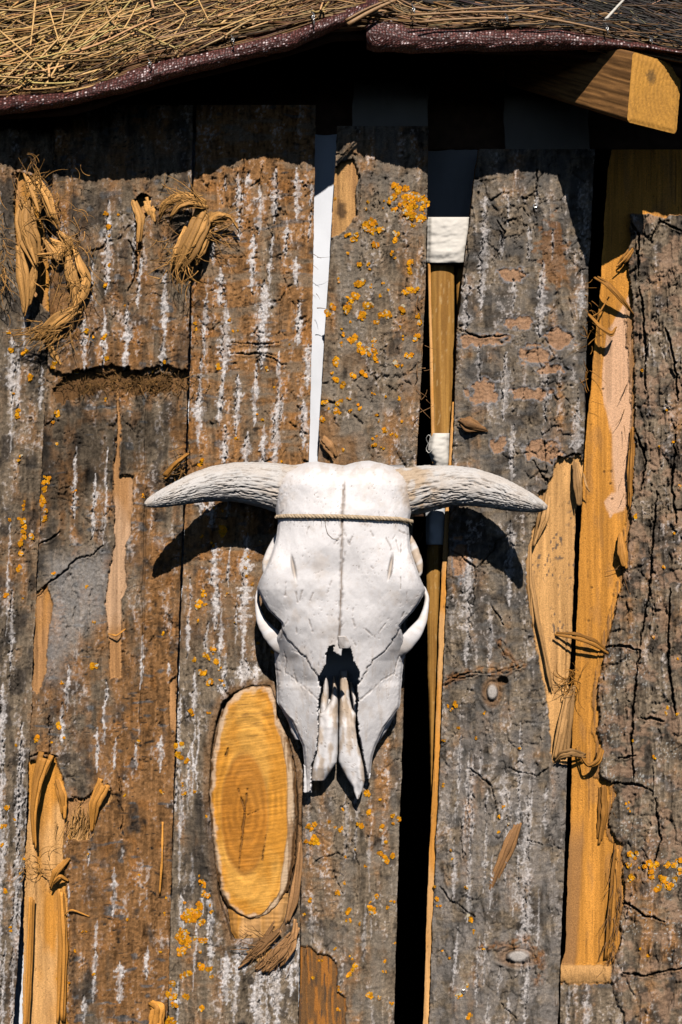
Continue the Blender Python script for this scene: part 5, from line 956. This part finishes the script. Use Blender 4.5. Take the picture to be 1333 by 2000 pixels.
def roofpt(x, s, up=0.0):
    """point s metres up the slope from the hem top at photo column x, raised up metres off the slope"""
    x = np.asarray(x, float); d0 = curve(DEPA, x)-0.022; y0 = curve(TOPA, x)+14
    P = W(x, y0, d0); s = np.asarray(s); up = np.asarray(up)
    fl = ss(0, 0.5, s)                       # sag at the eave evens out up the slope
    zt = W(x, np.full(x.shape, 110.0), d0)[..., 2]
    P = P.copy(); P[..., 2] = P[..., 2]*(1-fl)+zt*fl
    P[..., 1] += s*math.cos(PITCH)-up*math.sin(PITCH); P[..., 2] += s*math.sin(PITCH)+up*math.cos(PITCH)
    return P
# deck under the thatch
xs = np.linspace(-900, 1480, 120); sv = np.linspace(-0.005, 1.75, 26); Xd, Sd = np.meshgrid(xs, sv)
a = roofpt(Xd, Sd, -0.012); b = roofpt(Xd, Sd, -0.024); n = a.shape[0]*a.shape[1]; nx = 120
i = np.arange(25)[:, None]; j = np.arange(119)[None]; q = np.stack([i*nx+j, i*nx+j+1, (i+1)*nx+j+1, (i+1)*nx+j], -1).reshape(-1, 4)
bd = list(range(nx))+[k*nx+nx-1 for k in range(1, 26)]+[25*nx+k for k in range(nx-2, -1, -1)]+[k*nx for k in range(24, 0, -1)]
bq = np.array([[bd[(k+1) % len(bd)], bd[k], bd[k]+n, bd[(k+1) % len(bd)]+n] for k in range(len(bd))])
link('roof_deck', mesh_np('roof_deck', np.concatenate([a.reshape(-1, 3), b.reshape(-1, 3)]), np.concatenate([q, q[:, ::-1]+n, bq])), M_DARKB, roof)
# brushwood laid along the eave
def sticks(n, xr, sr, ur, lr, angs, rad, colf, seed, M=7, bend=0.03):
    r = np.random.default_rng(seed); x0 = r.uniform(xr[0], xr[1], n); s0 = sr[0]+(sr[1]-sr[0])*r.random(n)**1.3; L = r.uniform(lr[0], lr[1], n); a = r.normal(angs[0], angs[1], n); u0 = r.uniform(ur[0], ur[1], n)
    t = np.linspace(-0.5, 0.5, M); k = r.normal(0, bend, n)
    along = L[:, None]*t[None]; X = x0[:, None]+along*np.cos(a)[:, None]*S; Sx = s0[:, None]+along*np.sin(a)[:, None]+(k*L)[:, None]*(1-4*t[None]**2)
    U = u0[:, None]+r.normal(0, 0.012, n)[:, None]*t[None]+0.004*r.normal(0, 1, (n, 1))*(4*t[None]**2)
    P = roofpt(np.clip(X, -900, 1500), np.maximum(Sx, -0.012), U)
    V, Q, c = tubes(P, r.uniform(rad[0], rad[1], n), 4, colf(r, n), np.linspace(1, 0.6, M)); return V, Q, c
def cf(base, v=0.5): return lambda r, n: np.asarray(base)[None]*r.uniform(1-v, 1+v, (n, 1))*(1+r.normal(0, 0.07, (n, 3)))
parts = [sticks(1500, (-300, 1400), (0.0, 0.09), (-.006, .012), (0.12, 0.45), (0.0, 0.05), (.0009, .0021), cf((0.17, 0.085, 0.032), 0.65), 1),
         sticks(2000, (-850, 1450), (0.02, 0.4), (-.006, .014), (0.10, 0.40), (0.08, 0.14), (.0008, .0020), cf((0.13, 0.065, 0.027), 0.65), 2),
         sticks(900, (860, 1450), (0.03, 0.35), (.004, .020), (0.12, 0.34), (-0.45, 0.22), (.0007, .0015), cf((0.045, 0.036, 0.030), 0.7), 3, bend=0.08),
         sticks(500, (560, 1150), (0.0, 0.07), (.002, .014), (0.08, 0.3), (-0.04, 0.06), (.0009, .0018), cf((0.34, 0.19, 0.085)), 4),
         sticks(2200, (-880, 1460), (0.35, 1.72), (-.004, .012), (0.2, 0.5), (0.1, 0.35), (.0015, .003), cf((0.17, 0.10, 0.05)), 5, M=4)]
parts.append(sticks(420, (-850, 1400), (0.0, 0.3), (.006, .030), (0.04, 0.16), (0.3, 0.9), (.0005, .0012), cf((0.10, 0.055, 0.026), 0.8), 6, bend=0.12))
V, Q, c = join(parts); o = link('brushwood', mesh_np('brushwood', V, Q, c), M_STRAW, roof); o['kind'] = 'stuff'
parts = [sticks(620, (-850, 190), (0.02, 0.4), (.006, .042), (0.06, 0.22), (0.5, 0.55), (.0008, .0019), cf((0.42, 0.235, 0.075), 0.75), 11, bend=0.06),
         sticks(260, (100, 560), (0.02, 0.30), (.008, .022), (0.04, 0.14), (0.4, 0.7), (.0006, .0014), cf((0.42, 0.24, 0.085), 0.5), 12, bend=0.06),
         sticks(90, (560, 1333), (0.0, 0.2), (.010, .020), (0.04, 0.12), (0.2, 0.7), (.0004, .0010), cf((0.45, 0.30, 0.14), 0.4), 13, bend=0.1),
         sticks(300, (-850, 240), (0.0, 0.05), (.006, .02), (0.03, 0.10), (0.9, 0.5), (.0006, .0014), cf((0.55, 0.33, 0.11), 0.5), 14)]
parts += [sticks(170, (-850, 260), (0.0, 0.35), (.014, .046), (0.08, 0.26), (0.45, 0.75), (.0012, .0023), cf((0.60, 0.355, 0.14), 0.35), 15, bend=0.05), sticks(60, (200, 640), (0.0, 0.2), (.012, .03), (0.05, 0.16), (0.5, 0.6), (.0010, .0018), cf((0.55, 0.33, 0.14), 0.4), 16, bend=0.05)]
V, Q, c = join(parts); o = link('straw', mesh_np('straw', V, Q, c), M_STRAW, roof); o['kind'] = 'stuff'
# single long stalks lying on top
def stalk(p0, p1, r0, colr, d0, d1, bow=0.0, name='straw_stalk'):
    t = np.linspace(0, 1, 10); x = p0[0]+(p1[0]-p0[0])*t; y = p0[1]+(p1[1]-p0[1])*t+bow*np.sin(t*math.pi); P = W(x, y, d0+(d1-d0)*t)
    V, Q, c = tubes(P[None], [r0], 8, [np.asarray(colr)*random.uniform(0.85, 1.15)], np.linspace(1, 0.7, 10)); e = [list(range(8))[::-1], list(range(72, 80))]
    link(name, mesh_np(name, V, Q, c, extra=e), M_STRAW, roof)
SC = (0.64, 0.375, 0.14)
for p0, p1, rr0, bow in (((0, 130), (275, 52), .0018, -14), ((20, 178), (255, 66), .0016, 6), ((30, 165), (120, 70), .0017, 0), ((75, 160), (170, 20), .0014, 4), ((10, 100), (150, 30), .0018, -4), ((85, 175), (130, 95), .0017, 2), ((40, 150), (200, 100), .0013, 4), ((70, 0), (60, 90), .0015, 3), ((0, 60), (90, 140), .0015, 0), ((130, 120), (240, 20), .0014, -4), ((60, 175), (145, 165), .0016, 2),
                         ((145, 150), (300, 90), .0016, 6), ((322, 95), (365, 28), .0014, 3), ((340, 5), (365, 30), .0012, 0), ((410, 66), (455, 28), .002, 0), ((205, 35), (300, 15), .0012, 6), ((545, 78), (590, 5), .0020, 6), ((560, 68), (605, 2), .0016, -6), ((570, 60), (590, 20), .0014, 0), ((265, 108), (335, 85), .0015, 2), ((95, 12), (115, 80), .0013, 0), ((10, 40), (120, 5), .0015, 2), ((240, 60), (270, 5), .0012, 3), ((125, 180), (230, 150), .0015, 4), ((0, 165), (70, 95), .0014, 0), ((388, 0), (408, 40), .0012, 0)):
    stalk(p0, p1, rr0, SC, curve(DEPA, p0[0])+0.006-(185-p0[1])*0.00055, curve(DEPA, p1[0])+0.006-(185-p1[1])*0.00055+0.004, bow)
for p0, p1, rr0 in (((680, 48), (775, 0), .0030), ((690, 44), (740, 24), .0016), ((676, 40), (760, 0), .0018), ((800, 30), (1050, 24), .0018), ((820, 44), (1000, 36), .0020), ((1020, 30), (1190, 62), .0018), ((860, 22), (1100, 10), .0014)):
    stalk(p0, p1, rr0, (0.36, 0.20, 0.09), curve(DEPA, p0[0])+0.012, curve(DEPA, p1[0])+0.002, -3, 'twig')
stalk((1178, 44), (1218, 0), .0022, (0.62, 0.56, 0.48), .140, .126, 0, 'straw_stalk')
# wire ties that hold the net to the brushwood
for x, y, h in ((293, 122, 12), (455, 76, 14), (612, 30, 22), (808, 16, 14), (990, 34, 12), (1186, 54, 14), (1272, 78, 10)):
    d = float(curve(DEPA, x))+0.004
    pts = [(x-3, y-h*0.6, d-.012), (x-2, y-h*0.3, d-.002), (x+3, y, d+.003), (x+1, y+h*0.5, d+.004), (x-3, y+h*0.2, d+.006), (x+1, y-h*0.1, d+.005), (x+2, y+h*0.9, d+.002)]
    p = np.array(pts); t = np.linspace(0, 1, 30); q = np.stack([np.interp(t, np.linspace(0, 1, len(p)), p[:, k]) for k in range(3)], -1)
    for _ in range(2): q[1:-1] = 0.25*q[:-2]+0.5*q[1:-1]+0.25*q[2:]
    V, Q, c = tubes(W(q[:, 0], q[:, 1], q[:, 2])[None], [0.0009], 4); link('wire_tie', mesh_np('wire_tie', V, Q), M_METAL, roof)

# the corner rafter
rb = thing('roof_beam', 'square sawn timber beam end jutting out under the net hem', 'beam')
A0 = np.array(w1(1225, 238, .182)); ax = np.array([-0.111, 0.182, 0.1125]); ax /= np.linalg.norm(ax)
side = np.array([0.182, 0.111, 0.0]); side /= np.linalg.norm(side); upv = np.array([0.07, -0.05, 1.0]); upv /= np.linalg.norm(upv)
wB, hB, LB_ = 0.090, 0.088, 0.75
m_ = 26; ns = 130
prof2 = []
def rrect(w, h, r, k=5):
    o = []
    for cx, cy, a0 in ((w-r, r, -90), (w-r, h-r, 0), (r, h-r, 90), (r, r, 180)):
        for q in range(k+1): a = math.radians(a0+90*q/k); o.append((cx+r*math.cos(a), cy+r*math.sin(a)))
    return o
def dens(o, n=8):
    r = []
    for k in range(len(o)):
        a, b = o[k], o[(k+1) % len(o)]; L = math.hypot(b[0]-a[0], b[1]-a[1]); q = max(1, int(L/0.0016))
        for z in range(q): r.append((a[0]+(b[0]-a[0])*z/q, a[1]+(b[1]-a[1])*z/q))
    return r
pr = np.array(dens(rrect(wB, hB, 0.006))); K = len(pr); tl = np.linspace(0, LB_, 160)
VB = A0[None, None]+tl[:, None, None]*ax[None, None]+pr[None, :, 0:1]*side[None, None]+pr[None, :, 1:2]*upv[None, None]
arcp = np.arange(K)*0.0016; TL, AR = np.meshgrid(tl, arcp, indexing='ij')
gr = fbm(TL*14, AR*420, 4, 3); g2 = fbm(TL*60, AR*900, 3, 5)
nrm = (pr-pr.mean(0)); nrm = nrm/np.linalg.norm(nrm, axis=1, keepdims=True)
VB = VB+((gr-0.5)*0.0016)[..., None]*(nrm[None, :, 0:1]*side+nrm[None, :, 1:2]*upv)
cB = mixc(np.broadcast_to(np.array([0.34, 0.16, 0.052]), TL.shape+(3,)), np.array([0.16, 0.075, 0.025]), ss(0.42, 0.60, gr))*(0.6+0.8*g2)[..., None]
link('beam_shaft', mesh_np('beam_shaft', VB, ringgrid(160, K), cB, extra=[list(range(159*K, 160*K))]), M_WOOD, rb)
# end grain
gn = 60; gu, gv2 = np.meshgrid(np.linspace(0, 1, gn), np.linspace(0, 1, gn)); PXg = gu*wB; PZg = gv2*hB
# clamp the grid into the rounded rectangle
rc = 0.006; cx_ = np.clip(PXg, rc, wB-rc); cz_ = np.clip(PZg, rc, hB-rc); ox, oz = PXg-cx_, PZg-cz_; ln = np.hypot(ox, oz); k_ = np.where(ln > rc, rc/np.maximum(ln, 1e-9), 1.0); PXg, PZg = cx_+ox*k_, cz_+oz*k_
q = np.hypot(PXg-0.105, PZg-0.055+0.02*(fbm(PXg*30, PZg*30, 3, 3)-0.5)); rings = 0.5+0.5*np.sin(q*900)
spk = fbm(PXg*700, PZg*700, 3, 6)
edge_g = np.minimum(np.minimum(gu, 1-gu), np.minimum(gv2, 1-gv2)); bulge_g = 0.0015*ss(0, 0.08, edge_g)
VG = A0[None, None]-(bulge_g+0.0010*(rings-0.5)*0.5+0.0006*(spk-0.5))[..., None]*ax+PXg[..., None]*side+PZg[..., None]*upv
cG = mixc(np.broadcast_to(np.array([0.55, 0.26, 0.048]), q.shape+(3,)), np.array([0.38, 0.18, 0.04]), rings*0.55*ss(0.3, 0.6, fbm(PXg*60, PZg*60, 3, 8)))*(0.65+0.7*spk)[..., None]
cG = mixc(cG, np.array([0.13, 0.075, 0.03]), 0.8*ss(0.012, 0.004, np.hypot(PXg-0.035, PZg-0.064)+0.008*(spk-0.5)))
i = np.arange(gn-1)[:, None]; j = np.arange(gn-1)[None]; qg = np.stack([i*gn+j, i*gn+j+1, (i+1)*gn+j+1, (i+1)*gn+j], -1).reshape(-1, 4)
og = link('end_grain', mesh_np('end_grain', VG, qg, cG), M_WOOD, rb); og['label'] = 'golden rough sawn end of the beam'
